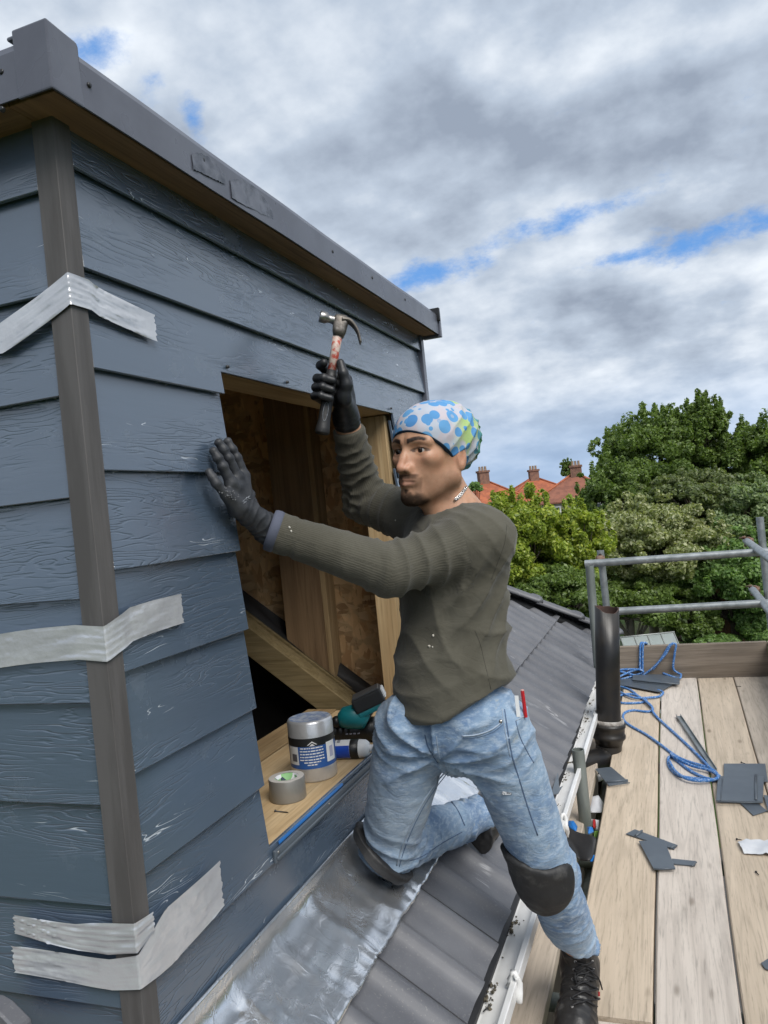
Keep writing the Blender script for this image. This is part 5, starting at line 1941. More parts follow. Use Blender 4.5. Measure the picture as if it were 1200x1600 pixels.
# blouse rolling over at the waist, drag lines from the armpit to the back
D += .0075 * fold(np.pi * ((hz_ - .10 - .25 * fx_) / .085 + .45 * w1)) * tor * gauss(hz_ - .10, .11) * (0.25 + .75 * back)
D += .0050 * fold(np.pi * ((hz_ * .8 + fx_ * 1.05) / .062 + .5 * w1)) * tor * gauss(hz_ - .24, .12) * sstep(fx_, .10, -.02)
D += .0032 * fold(np.pi * ((fx_ * 1.1 - hz_ * .35) / .055 + .6 * w1)) * tor * gauss(hz_ - .22, .13) * sstep(fx_, .0, .06)
D += .0028 * fold(np.pi * ((hz_ + .35 * fx_) / .050 + .5 * w1)) * tor * gauss(hz_ - .02, .07)
shz = gauss(np.linalg.norm(Vs - (SL * .7 + NB * .3), axis=1), .10)
D += .0024 * fold(np.pi * (1.3 * vnoise(Vs, 11.) + ((Vs - SL) @ unit(unit(EL - SL) * .9 + UP * -.55)) / .040 + .5 * w1)) * shz
D += .0005 * w2 + .0004 * vnoise(Vs, 70.)
cuffL = sstep(tL2, .80, .83)
D += foreL * cuffL * .0012
D -= .0022 * gauss(tL2 - .785, .02) * foreL + .002 * gauss(hz_ + .035 - .0, .0) * 0
Vs = Vs + Ns * (D * 1.25)[:, None]
# keep the cloth off the cladding
ms = mesh_np(Vs, Qs, True)
# ribs run along the sleeves, round the body
ribv = np.zeros(len(Vs)) + .25 * .0048
for (a, b, t, d, far) in ((SL, EL, tL1, dL1, .09), (EL, WL, tL2, dL2, .075), (SR, ER, tR1, dR1, .09), (ER, WR, tR2, dR2, .075)):
    axv = unit(b - a)
    e1 = unit(np.cross(axv, UP))
    e2 = np.cross(axv, e1)
    r_ = Vs - a
    ang = np.arctan2(r_ @ e2, r_ @ e1)
    k_ = (d < far) & (t > .3 if a is SL or a is SR else t > 0)
    ribv[k_] = ang[k_] * .048
attr(ms, 'rib', ribv)
MAT['pullover'] = fabric('olive grey knit', (0.078, 0.073, 0.056), (0.098, 0.092, 0.072), 'rib', 6.2832 / .0048, bstr=.40, bd=.0009, ns=7)
sweater = obj('pullover', ms, MAT['pullover'], person, label='olive grey ribbed knit pullover')
TS = bvh(Vs, Qs)
MAT['thread'] = M('dark seam', (0.050, 0.047, 0.037), .9)
surf_line(TS, [(792, 820), (788, 850), (778, 878), (768, 905)], .0007, 'armhole_seam', MAT['thread'], sweater)
surf_line(TS, [(742, 985), (750, 1005), (756, 1030), (762, 1055), (770, 1090)], .0006, 'side_seam', MAT['thread'], sweater)
# dark patch near the hem
pv = []
for j in range(4):
    for i in range(5):
        u, v_ = 748 + 36 * i / 4 - j * .5, 1066 + 22 * j / 3 - 6 * i / 4
        pv.append(hit(TS, u, v_, .0016))
if all(p is not None for p in pv):
    MB().add(pv, [(j * 5 + i, j * 5 + i + 1, (j + 1) * 5 + i + 1, (j + 1) * 5 + i) for j in range(3) for i in range(4)], True).build('hem_patch', M('dark violet patch', (0.030, 0.027, 0.042), .8, bs=.4, bscale=90), sweater)
MAT['fleck'] = M('paint fleck', (0.55, 0.52, 0.46), .7)
for (u, v_, s_) in ((677, 993, .0022), (671, 1010, .0026), (676, 1011, .0016), (452, 824, .0024), (455, 830, .0018), (618, 813, .0015)):
    p = hit(TS, u, v_, .0004)
    if p is not None:
        crumple('paint_fleck', p, s_, s_, s_ * 1.2, MAT['fleck'], None, None, int(u), 1, .5, sweater)
# neckband
nb_c = NB + FT * .020 + UP * .030
# left undersleeve cuff, grey blue
cax = unit(WL - EL)
MB().lathe(WL - cax * .020, cax, [(.034, -.004), (.0415, 0), (.0430, .006), (.0425, .014), (.0405, .019), (.033, .020)], 32).build('inner_cuff', M('grey blue cuff', (0.09, 0.10, 0.14), .85, bs=.3, bscale=160), sweater)

# ---------------------------------------------------------------- jeans
WB = PEL + UP * .085


def leg_sdf(p, off=0.0):
    l1 = smin(cone(p, HL, KL, .084 + off, .064 + off), cone(p, KL, AL + (KL - AL) * .03, .064 + off, .057 + off), .03)
    r1 = smin(cone(p, HR, KR, .089 + off, .066 + off), cone(p, KR, AR, .066 + off, .050 + off), .02)
    return l1, r1


def jeans_sdf(p):
    sp = unit(CHE - PEL)
    fr = (unit(LT - sp * (LT @ sp)), None, sp)
    fr = (fr[0], unit(np.cross(sp, fr[0])), sp)
    l1, r1 = leg_sdf(p)
    d = smin(l1, r1, .022)
    d = smin(d, ell(p, PEL - UP * .012, (.138, .108, .13), fr), .03)
    d = smin(d, ell(p, PEL - FT * .055 - UP * .055, (.125, .085, .085), fr), .05)    # seat
    l2 = plane(p, AL + (KL - AL) * .055, unit(AL - KL)) - 200 * (sph(p, AL, .14) > 0)
    d = smax(d, l2, .004)
    r2 = plane(p, AR + (KR - AR) * .02, unit(AR - KR)) - 200 * (sph(p, AR, .13) > 0)
    d = smax(d, r2, .004)
    d = smax(d, p[2] - WB[2], .01)
    # the kneeling leg rests on the roof
    d = smax(d, (ROOF_C + .035 - ROOF_S * p[0] - p[2]) * .8, .008)
    return d


Vj, Qj = surface_nets(jeans_sdf, *bounds([PEL + UP * .0, HL, KL, AL, HR, KR, AR, PEL - FT * .06, PEL + FT * .03], .115), .0048)
Vj = relax(Vj, Qj, 2, .5)
Nj = vnormals(Vj, Qj)
w1 = vnoise(Vj, 8.)
w2 = vnoise(Vj + 5.2, 30.)
tA, dA = seg(Vj, HL, KL)
tB, dB = seg(Vj, KL, AL)
tC, dC = seg(Vj, HR, KR)
tD, dD = seg(Vj, KR, AR)
D = np.zeros(len(Vj))
inB = sstep(dB, .085, .07) * (dB < dA + .01)
inA = sstep(dA, .12, .10)
inD = sstep(dD, .085, .07) * (dD < dC + .01)
inC = sstep(dC, .12, .10)
D += .0040 * fold(np.pi * (tB * 7.5 + .9 * w1 + .5 * w2)) * inB * (0.35 + .65 * sstep(tB, .55, .95))
D += .0028 * fold(np.pi * (tA * 8 + 1.1 * w1 + ((Vj - HL) @ LT) * 9)) * inA * (0.06 + .8 * sstep(tA, .35, .05) + .6 * sstep(tA, .7, .95))
D += .0030 * fold(np.pi * (tC * 8 + 1.1 * w1)) * inC * (0.05 + .9 * sstep(tC, .35, .05) + .7 * sstep(tC, .65, .9))
D += .0040 * fold(np.pi * (tD * 6 + .9 * w1 + .5 * w2)) * inD * (.4 + .8 * sstep(tD, .6, .95))
crotch = P(684, 1190, 1.66)
rv = Vj - crotch
dist = np.linalg.norm(rv, axis=1)
an = np.arctan2(rv @ UP, rv @ LT)
D += .0055 * fold(an * 4.5 + 1.4 * w1) * gauss(dist - .07, .07)
D += .0008 * w2 + .0006 * vnoise(Vj, 65.)
D -= .0014 * gauss(Vj[:, 2] - (WB[2] - .04), .004)
Vj = Vj + Nj * (D * 1.5)[:, None]
mj = mesh_np(Vj, Qj, True)
wear = np.clip(gauss(dA - .09, .05) * gauss(tA - .55, .35) + gauss(tC - .6, .35) * gauss(dC - .09, .05) + .4 * inB, 0, 1) * sstep((Vj - PEL) @ FT, -.12, .08)
attr(mj, 'wear', wear)
m, n = newmat('faded denim')
c = coords(n, False)
wv = n('ShaderNodeAttribute', attribute_name='wear').outputs['Fac']
f1 = n.noise(c, 8, 5, .62, .5)
f2 = n.noise(n.vm('MULTIPLY', c, (1, 1, 2.5)), 42, 5, .7, .3)
base = n.mix(n.ss(f1, .30, .70), (0.130, 0.210, 0.345), (0.270, 0.370, 0.490))
base = n.mix(n.m('MULTIPLY', n.ss(f2, .44, .66), .50), base, (0.480, 0.560, 0.640))
base = n.mix(n.m('MULTIPLY', wv, .45), base, (0.42, 0.48, 0.54))
base = n.mix(n.m('MULTIPLY', n.ss(n.noise(c, 75, 4, .7), .60, .72), .25), base, (0.05, 0.10, 0.22))
base = n.mix(n.m('MULTIPLY', n.ss(n.noise(c, 26, 5, .6, .8), .64, .70), .45), base, (0.42, 0.43, 0.38))
tw = n.noise(n.vm('MULTIPLY', c, (1, 1, .4)), 1100, 2, .6)
finish(n, base, .88, 0, .15, bump(n, n.m('ADD', tw, n.m('MULTIPLY', f2, .6)), .4, .0010, bump(n, n.ss(n.m('ABSOLUTE', n.m('SUBTRACT', n.noise(n.vm('MULTIPLY', c, (1.0, 1.0, 2.2)), 15.0, 4, .55, 1.0), .5)), .08, .0, 0.0, -1.0), .17, .007)), **{'Sheen Weight': .1})
jeans = obj('jeans', mj, m, person, label='light blue faded and stained jeans')
TJ = bvh(Vj, Qj)
MAT['seam'] = M('denim seam', (0.085, 0.135, 0.225), .9, bs=.3, bscale=200)
MAT['stitch'] = M('pale denim welt', (0.36, 0.43, 0.52), .9, bs=.3, bscale=300)
for px, r_, mt in (([(697, 1205), (680, 1225), (660, 1255), (642, 1290), (628, 1325), (620, 1352)], .0024, 'stitch'), ([(700, 1207), (684, 1227), (664, 1257), (646, 1292), (632, 1327), (624, 1354)], .0014, 'seam'),
                   ([(788, 1108), (793, 1140), (800, 1180), (812, 1220), (825, 1262), (840, 1305)], .0016, 'seam'), ([(784, 1106), (789, 1140), (797, 1182)], .0013, 'stitch'),
                   ([(722, 1150), (745, 1148), (768, 1140), (784, 1128)], .0022, 'stitch'), ([(722, 1154), (746, 1152), (770, 1144), (786, 1132)], .0010, 'seam'),
                   ([(664, 1148), (668, 1165), (676, 1180), (684, 1192)], .0016, 'seam'), ([(682, 1150), (684, 1168), (688, 1186)], .0013, 'stitch'),
                   ([(806, 1126), (822, 1117), (828, 1116)], .0018, 'stitch'), ([(806, 1127), (812, 1150), (824, 1175), (834, 1192)], .0013, 'seam'),
                   ([(640, 1345), (660, 1338), (690, 1318), (722, 1300)], .0014, 'seam'), ([(704, 1250), (716, 1268), (726, 1290)], .0022, 'seam')):
    surf_line(TJ, px, r_, 'seam', MAT[mt], jeans, flat=.7)
for (u, v_) in ((782, 1127),):
    p = hit(TJ, u, v_, .001)
    if p is not None:
        MB().lathe(p, unit(-p), [(.0001, .0018), (.0035, .0015), (.004, 0)], 12).build('rivet', MAT['steel'], jeans)
p = hit(TJ, 792, 1239, .0006)
if p is not None:
    rr = unit(_R)
    MB().obox(p, rr * .010, unit(_U) * .0035, unit(-p) * .0006).build('frayed_hole', M('frayed threads', (.62, .64, .66), .9, col2=(.05, .06, .08), ns=220), jeans)
# pencil in the hip pocket
a = hit(TJ, 819, 1122, .004)
if a is None:
    a = P(819, 1122, 1.66)
b = a + (P(813, 1077, 1.66) - P(819, 1122, 1.66)) * .98
pe = empty('pencil', a, 'red carpenter pencil sticking out of the jeans pocket', 'pencil')
ax = unit(b - a)
MB().lathe(a + ax * .002, ax, [(.0001, 0), (.0042, 0), (.0042, np.linalg.norm(b - a) - .004)], 6, smooth=False).build('pencil_body', MAT['red'], pe)
MB().lathe(b - ax * .002, ax, [(.0041, 0), (.0036, .002), (.0001, .0022)], 6, smooth=False).build('pencil_end', M('pencil end', (.6, .35, .32), .6), pe)
wh = hit(TJ, 809, 1118, .003)
if wh is not None:
    MB().obox(wh + UP * .018, unit(_R) * .004, UP * .022, CF * .001).build('paper_slip', MAT['white'], jeans)

# ---------------------------------------------------------------- knee pads
KF = unit(FT * .8 - UP * .1 + unit(np.array((-KL[0], -KL[1], 0))) * .5)
MAT['pad'] = M('black neoprene', (0.014, 0.014, 0.015), .60, col2=(0.050, 0.049, 0.047), ns=26, nd=7, lo=.54, hi=.76, bs=.6, bscale=34, bd=.004)


def padL_sdf(p):
    l1, _ = leg_sdf(p, .013)
    axv = unit(unit(KL - HL) + unit(AL - KL))
    fr = (unit(np.cross(KF, axv)), KF, axv)
    d = smax(l1, -leg_sdf(p, -.004)[0], .004)
    reg = ell(p, KL + KF * .060 + axv * .014 - _R * .006, (.091, .10, .078), fr)
    reg = smin(reg, ell(p, KL + KF * .05 - axv * .030 - _R * .060, (.060, .07, .040), fr), .03)
    return smax(d, reg, .008)


def padR_sdf(p):
    _, r1 = leg_sdf(p, .017)
    d = smax(r1, -leg_sdf(p, -.004)[1], .004)
    kc = KR + np.array((0, 0, -.038))
    nn = unit(np.array((ROOF_S, 0, 1.)) * .9 + FT * -.45)
    slab = np.abs(plane(p, kc, nn)) - .0135
    d = smax(d, slab, .006)
    return smax(d, sph(p, KR + FT * .03, .115), .006)


for fn, c0, lab in ((padL_sdf, KL, 'scuffed black knee pad on the standing leg'), (padR_sdf, KR, 'black foam knee pad under the kneeling leg')):
    Vp, Qp = surface_nets(fn, *bounds([c0], .16), .0036)
    Vp = relax(Vp, Qp, 2, .5)
    Np = vnormals(Vp, Qp)
    Vp = Vp + Np * (.0030 * vnoise(Vp, 20.) + .0012 * vnoise(Vp, 70.))[:, None]
    obj('knee_pad', mesh_np(Vp, Qp, True), MAT['pad'], person, label=lab)

# ---------------------------------------------------------------- boots
MAT['leather'] = M('scuffed black leather', (0.022, 0.021, 0.021), .40, col2=(0.115, 0.112, 0.106), ns=20, nd=7, lo=.56, hi=.74, bs=.5, bscale=45, bd=.003, rv=.25)
MAT['sole'] = M('boot sole rubber', (0.016, 0.016, 0.016), .7)
FD = unit((-.03, -1, 0))
SOLE = np.array((AL[0], AL[1], platz(AL[1])))


def bootL_sdf(p):
    g = platz(AL[1])
    heel = np.array((AL[0], AL[1] + .03, g + .045))
    ball = np.array((AL[0] - .004, AL[1] - .135, g + .040))
    toe = np.array((AL[0] - .006, AL[1] - .20, g + .036))
    d = cone(p, heel, ball, .040, .044)
    d = smin(d, cone(p, ball, toe, .044, .038), .03)
    d = smin(d, cone(p, AL + np.array((0, .0, -.02)), AL + (KL - AL) * .13, .049, .040), .04)
    d = smin(d, cone(p, AL + np.array((0, -.03, -.035)), ball + UP * .012, .044, .036), .03)
    d = smax(d, g + .022 - p[2], .004)
    d = smax(d, plane(p, AL + (KL - AL) * .15, unit(KL - AL)), .008)
    return d


Vb, Qb = surface_nets(bootL_sdf, *bounds([AL, AL + FD * .22 - UP * .10, AL + UP * .05, AL - FD * .06], .08), .0034)
Vb = relax(Vb, Qb, 1, .5)
Nb = vnormals(Vb, Qb)
yb_ = Vb[:, 1] - AL[1]
crease = .0026 * fold(np.pi * ((yb_ + .3 * (Vb[:, 2] - AL[2])) / .020 + .5 * vnoise(Vb, 40.))) * gauss(yb_ + .10, .045)
Vb = Vb + Nb * (crease + .0012 * vnoise(Vb, 55.))[:, None]
bootL = obj('boot', mesh_np(Vb, Qb, True), MAT['leather'], person, label='scuffed black lace up work boot standing on the deck')
g = platz(AL[1])
out = []
for t in np.linspace(0, 2 * math.pi, 37)[:-1]:
    yy_ = math.cos(t)
    w_ = .046 + .004 * math.cos(2 * t) + (.004 if yy_ < 0 else -.002)
    out.append((AL[0] - .003 + w_ * math.sin(t), AL[1] - .084 - .150 * (-yy_) * -1 if False else AL[1] - .084 + .155 * yy_, platz(AL[1] - .084 + .155 * yy_) + .002))
MB().prism(out, (0, 0, .028)).build('sole', MAT['sole'], bootL, bevel=.003)
TB = bvh(Vb, Qb)
MAT['lace'] = M('dark lace', (0.012, 0.012, 0.014), .7)
MAT['eyelet'] = M('eyelet metal', (0.30, 0.29, 0.28), .35, metal=.9)
rows = [(1502, 899, 925), (1515, 897, 927), (1530, 895, 930), (1545, 894, 932), (1560, 893, 934), (1573, 894, 934)]
for i, (vv, ul, ur) in enumerate(rows):
    for u in (ul, ur):
        p = hit(TB, u, vv, .001)
        if p is not None:
            MB().lathe(p, unit(-p), [(.0012, .001), (.0034, .0014), (.004, 0)], 10).build('eyelet', MAT['eyelet'], bootL)
    if i + 1 < len(rows):
        v2, l2, r2 = rows[i + 1]
        surf_line(TB, [(ul, vv), ((ul + r2) / 2, (vv + v2) / 2 - 2), (r2, v2)], .0022, 'lace', MAT['lace'], bootL, .0035)
        surf_line(TB, [(ur, vv), ((ur + l2) / 2, (vv + v2) / 2 - 2), (l2, v2)], .0022, 'lace', MAT['lace'], bootL, .0050)
surf_line(TB, [(912, 1510), (900, 1524), (903, 1540), (915, 1522)], .002, 'lace', MAT['lace'], bootL, .008)
surf_line(TB, [(914, 1510), (930, 1526), (936, 1545)], .002, 'lace', MAT['lace'], bootL, .008)
p = hit(TB, 935, 1553, .0006)
if p is not None:
    MB().obox(p, unit(_R) * .0035, unit(_U) * .006, unit(-p) * .0006).build('boot_tag', MAT['red'], bootL)


TOE = PPL(738, 1330, np.array([ROOF_S, 0, 1.]), ROOF_C + .05)


def bootR_sdf(p):
    d = cone(p, AR + (AR - KR) * .02, AR + (AR - KR) * .10, .050, .050)
    heel = AR + unit(AR - KR) * .065 + UP * .01
    d = smin(d, cone(p, AR + unit(AR - KR) * .02, heel, .046, .040), .02)
    d = smin(d, cone(p, heel - UP * .01, TOE, .043, .040), .03)
    d = smin(d, cone(p, TOE, TOE + unit(TOE - heel) * .03, .040, .034), .03)
    d = smax(d, plane(p, AR - (AR - KR) * .07, -unit(AR - KR)), .006)
    return smax(d, (ROOF_C + .024 - ROOF_S * p[0] - p[2]) * .8, .005)


Vb, Qb = surface_nets(bootR_sdf, *bounds([AR, AR + (AR - KR) * .2, TOE], .085), .0040)
Vb = relax(Vb, Qb, 1, .5)
Nb = vnormals(Vb, Qb)
Vb = Vb + Nb * (.0025 * vnoise(Vb, 35.) + .0015 * vnoise(Vb, 80.))[:, None]
obj('boot', mesh_np(Vb, Qb, True), MAT['leather'], person, label='black work boot of the kneeling leg on the tiles')

# ---------------------------------------------------------------- gloves
MAT['glove'] = M('dark grey coated glove', (0.020, 0.022, 0.027), .55, col2=(0.036, 0.038, 0.043), ns=25, bs=.5, bscale=190, bd=.0012)
MAT['gloveR'] = M('black coated glove', (0.012, 0.013, 0.015), .45, col2=(0.018, 0.019, 0.022), ns=25, bs=.4, bscale=190, bd=.001)
MAT['gloveknit'] = M('black knit cuff', (0.013, 0.014, 0.018), .85, bs=.5, bscale=160, bd=.001)


def chain(p, pts, rs, k=.004):
    d = None
    for a, b, r1, r2 in zip(pts[:-1], pts[1:], rs[:-1], rs[1:]):
        s_ = cone(p, np.asarray(a, float), np.asarray(b, float), r1, r2)
        d = s_ if d is None else smin(d, s_, k)
    return d


W0 = WX + .0025                               # cladding face, a little proud
fg = []
for name, tip, dip, pip, mcp, rr in (('pinky', (327, 738), (331, 745), (337, 754), (352, 772), .0088), ('ring', (334, 705), (339, 713), (347, 726), (361, 755), .0096),
                                     ('middle', (342, 692), (348, 700), (356, 714), (371, 746), .0099), ('index', (356, 690), (361, 699), (369, 713), (381, 744), .0095)):
    fg.append(([PX(*tip, W0 + .0105), PX(*dip, W0 + .0155), PX(*pip, W0 + .021), PX(*mcp, W0 + .027)], [rr * .88, rr * .95, rr, rr * 1.14]))
MC = [f_[0][3] for f_ in fg]
PALM = PX(377, 782, W0 + .028)
HEEL = PX(389, 803, W0 + .030)


def gloveL_sdf(p):
    d = None
    for pts, rs in fg:
        s_ = chain(p, pts, rs, .003)
        d = s_ if d is None else smin(d, s_, .0022)
    pal = chain(p, [MC[0] * .9 + PALM * .1, PX(372, 793, W0 + .027), HEEL], [.0125, .018, .021], .01)
    for q in (MC[1], MC[2], MC[3]):
        pal = smin(pal, cone(p, q, PX(382, 785, W0 + .026), .0128, .0175), .012)
    pal = smin(pal, cone(p, HEEL, WL, .0235, .0305), .012)
    pal = smin(pal, cone(p, WL, WL + (EL - WL) * .06, .0305, .034), .01)
    th = chain(p, [PX(392, 794, W0 + .016), PX(388, 772, W0 - .006), PX(380, 755, W0 - .020), PX(374, 742, W0 - .024)], [.015, .0125, .011, .0095], .004)
    pal = smin(pal, th, .008)
    d = smin(d, pal, .005)
    return d


Vg, Qg = surface_nets(gloveL_sdf, *bounds([q for f_ in fg for q in f_[0]] + [WL, WL + (EL - WL) * .06, HEEL], .045), .0019)
Vg = relax(Vg, Qg, 1, .4)
Ng = vnormals(Vg, Qg)
tw_, dw_ = seg(Vg, HEEL, WL)
Dg = .0012 * fold(np.pi * (tw_ * 4.5 + .8 * vnoise(Vg, 30.))) * sstep(tw_, -.8, .2)
for pts, rs in fg:
    for j in (1, 2):
        dj = np.linalg.norm(Vg - pts[j], axis=1)
        t_ = (Vg - pts[j]) @ unit(pts[3] - pts[0])
        Dg += .0009 * np.sin(t_ / .0035) * gauss(dj - .009, .008)
Vg = Vg + Ng * (Dg + .0006 * vnoise(Vg, 90.))[:, None]
gl = obj('glove', mesh_np(Vg, Qg, True), MAT['glove'], person, label='dusty dark grey work glove pressed on the cladding')
TG = bvh(Vg, Qg)
MAT['print'] = M('worn pale print', (0.22, 0.235, 0.26), .6, col2=(0.10, 0.11, 0.125), ns=180)
# worn print on the back of the glove: an emblem block and two chevrons
for px in ([(379, 784), (383, 780)], [(380, 787), (385, 783)], [(381, 783), (384, 786)], [(386, 777), (384, 780), (388, 782)], [(390, 775), (387, 778), (391, 779)]):
    surf_line(TG, px, .0009, 'printed_mark', MAT['print'], gl, .0003, 3)
MAT['dust'] = M('plaster dust', (0.15, 0.155, 0.16), .9, col2=(.09, .09, .1), ns=200)
rg = np.random.default_rng(12)
for k in range(26):
    u, v_ = 358 + rg.normal() * 8, 771 + rg.normal() * 6
    p = hit(TG, u, v_, .0)
    if p is not None:
        s_ = .0008 + .0011 * rg.random()
        crumple('dust_fleck', p, s_, s_, s_, MAT['dust'], None, None, k, 1, .5, gl)

# hammer frame
HA, HB = P(531, 503, 1.845), P(503, 678, 1.815)   # head centre, butt
hax = unit(HA - HB)
tc = unit(-(HA + HB))
hs = unit(np.cross(hax, tc))
hs = hs if hs @ _R > 0 else -hs
hc_ = np.cross(hs, hax)
hc_ = hc_ if hc_ @ tc > 0 else -hc_               # towards the viewer


def hm(s_, h, c_): return HB + hax * h + hs * s_ + hc_ * c_


HLn = float(np.linalg.norm(HA - HB))
GH = HLn * .44                                    # middle of the grip


fr_ = []
for i, (h, r) in enumerate(((.031, .0102), (.008, .0106), (-.0135, .0102), (-.034, .0092))):
    if i == 0:
        pts = [hm(.034, GH + h - .012, -.030), hm(-.012, GH + h + .006, -.030), hm(-.029, GH + h + .012, -.010), hm(-.022, GH + h + .014, .008)]
    else:
        pts = [hm(.034, GH + h, -.026), hm(-.014, GH + h + .002, -.030), hm(-.031, GH + h, .000), hm(-.016, GH + h - .002, .0235), hm(.006, GH + h - .004, .0215)]
    fr_.append((pts, [r * 1.15, r * 1.08, r * 1.02, r * .95, r * .86][:len(pts)]))
WRg = WR + unit(WR - ER) * .0


def gloveR_sdf(p):
    d = None
    for pts, rs in fr_:
        s_ = chain(p, pts, rs, .003)
        d = s_ if d is None else smin(d, s_, .0022)
    th = chain(p, [hm(.040, GH - .030, -.004), hm(.038, GH + .002, .012), hm(.026, GH + .026, .018), hm(.0165, GH + .050, .014)], [.016, .0135, .0118, .0098], .006)
    kn = [hm(.036, GH + h, -.026) for h in (.024, .006, -.014, -.032)]
    wr_ = WR - hc_ * .0
    pal = None
    for q in kn:
        s_ = cone(p, q, wr_ + (q - wr_) * .25, .0150, .0245)
        pal = s_ if pal is None else smin(pal, s_, .012)
    pal = smin(pal, cone(p, hm(.034, GH - .022, -.004), wr_ + (hm(.03, GH - .02, 0) - wr_) * .2, .0165, .024), .014)
    pal = smin(pal, cone(p, wr_ + unit(WR - ER) * .03, wr_ + unit(WR - ER) * .004, .0305, .0325), .01)
    d = smin(d, smin(pal, th, .008), .005)
    return d


Vg, Qg = surface_nets(gloveR_sdf, *bounds([q for f_ in fr_ for q in f_[0]] + [WR, hm(.03, GH, 0)], .05), .0019)
Vg = relax(Vg, Qg, 1, .4)
Ng = vnormals(Vg, Qg)
Vg = Vg + Ng * (.0008 * vnoise(Vg, 60.) + .0008 * fold(np.pi * ((Vg - WR) @ unit(WR - ER) / .012 + .5 * vnoise(Vg, 40.))) * gauss((Vg - WR) @ unit(WR - ER), .03))[:, None]
obj('glove', mesh_np(Vg, Qg, True), MAT['gloveR'], person, label='black work glove gripping the hammer')
# bare wrist above the raised sleeve is part of the body mesh
wax = unit(WR - ER)
MB().lathe(WR - wax * .03, wax, [(.0315, 0), (.0315, .030), (.0305, .036)], 28).build('wrist', bpy.data.materials['skin'], person)

# chain necklace
MAT['silver'] = M('silver chain', (0.75, 0.74, 0.72), .2, metal=1.0)
nk = []
for u, v_ in ((727, 762), (722, 769), (717, 776), (711, 781)):
    p = hit(bvh(V1, Q1), u, v_, .003)
    if p is None:
        p = P(u, v_, 1.71)
    nk.append(p)
nkp = bez(nk, 5)
neck_l = empty('necklace_tmp', (0, 0, 0))
bpy.data.objects.remove(neck_l)
mb = MB()
for i in range(0, len(nkp) - 1):
    a, b = nkp[i], nkp[i + 1]
    ax = unit(b - a)
    s1 = unit(np.cross(ax, tc))
    s2 = np.cross(ax, s1)
    s1 = s1 if i % 2 else s2
    ring = [(a + b) / 2 + ax * (.0042 * math.cos(t)) + s1 * (.0030 * math.sin(t)) for t in np.linspace(0, 2 * math.pi, 13)[:-1]]
    mb.tube(ring, .0011, 5, closed=True, cap=False)
mb.build('necklace', MAT['silver'], person)

# ================================================================== hammer
ham = empty('hammer', HB, 'claw hammer with worn red shaft held in the raised glove', 'hammer')
hd_c = hm(0, HLn, 0)
# neck and striking face, to the left
mb = MB()
fax = unit(-hs * 1.0 + hax * .10)
mb.lathe(hd_c, fax, [(.0001, -.002), (.0115, -.002), (.0115, .012), (.0095, .020), (.0095, .028), (.0135, .033), (.0140, .046), (.0128, .0485), (.0001, .0488)], 28)
mb.build('striking_face', MAT['steel'], ham)
# cheek block round the eye
v = []
rings = [(-.036, .0125, .0120), (-.024, .0160, .0140), (-.004, .0175, .0145), (.008, .0185, .0140), (.015, .0130, .0110)]
mb = MB()
for h, rs_, rc_ in rings:
    for k in range(16):
        t = 2 * math.pi * k / 16
        ex = lambda q: math.copysign(abs(q) ** .6, q)
        v.append(hd_c + hax * h + hs * (rs_ * ex(math.cos(t)) + .002) + hc_ * rc_ * ex(math.sin(t)))
f = [(i * 16 + k, i * 16 + (k + 1) % 16, (i + 1) * 16 + (k + 1) % 16, (i + 1) * 16 + k) for i in range(4) for k in range(16)] + [tuple(range(16))[::-1], tuple(range(64, 80))]
mb.add(v, f, True).build('hammer_cheek', MAT['darksteel'], ham)
# two claws, curving down
for sgn in (-1, 1):
    pts = [(.004, .004, .0055), (.020, .006, .0058), (.034, -.003, .0064), (.046, -.018, .0074), (.056, -.042, .0086)]
    cc_ = bez([hd_c + hs * a + hax * b + hc_ * (sgn * c_) for a, b, c_ in pts], 5)
    n_ = len(cc_)
    MB().tube(cc_, [.0125 - .0090 * (i / (n_ - 1)) ** .8 for i in range(n_)], 10, flat=.62).build('claw', MAT['darksteel'], ham)
# shaft: flattened tube with worn paint, rubber grip
m, n = newmat('worn red shaft paint')
c = coords(n, False)
k = n.ss(n.noise(c, 70, 5, .6, .4), .40, .54)
finish(n, n.mix(k, (0.45, 0.075, 0.050), (0.56, 0.46, 0.40)), .5, 0, .4, bump(n, k, .2, .0005))


def shaft(h0, h1, prof, mat, name):
    v, f = [], []
    for h, a, b in prof:
        for k in range(18):
            t = 2 * math.pi * k / 18
            v.append(hm(a * math.cos(t), h, b * math.sin(t)))
    n_ = len(prof)
    f = [(i * 18 + k, i * 18 + (k + 1) % 18, (i + 1) * 18 + (k + 1) % 18, (i + 1) * 18 + k) for i in range(n_ - 1) for k in range(18)] + [tuple(range(18))[::-1], tuple(range((n_ - 1) * 18, n_ * 18))]
    return MB().add(v, f, True).build(name, mat, ham)


shaft(0, 0, [(HLn * .5, .0112, .0098), (HLn * .75, .0105, .0095), (HLn - .026, .0118, .0105)], m, 'shaft')
shaft(0, 0, [(.0, .0150, .0128), (.004, .0172, .0142), (.014, .0165, .0136), (.035, .0140, .0120), (.075, .0140, .0120), (HLn * .5, .0136, .0120), (HLn * .56, .0122, .0108)], M('scuffed rubber grip', (0.018, 0.018, 0.019), .5, col2=(0.16, 0.16, 0.16), ns=60, lo=.60, hi=.74, bs=.4, bscale=70, bd=.002), 'grip')
ring = [hm(.0055 * math.cos(t), .050 + .022 * math.sin(t), .0128) for t in np.linspace(0, 2 * math.pi, 21)[:-1]]
MB().tube(ring, .0009, 5, closed=True, cap=False).build('grip_mark', MAT['print'], ham)

# ================================================================== gardens and houses beyond
GZ0 = -6.6


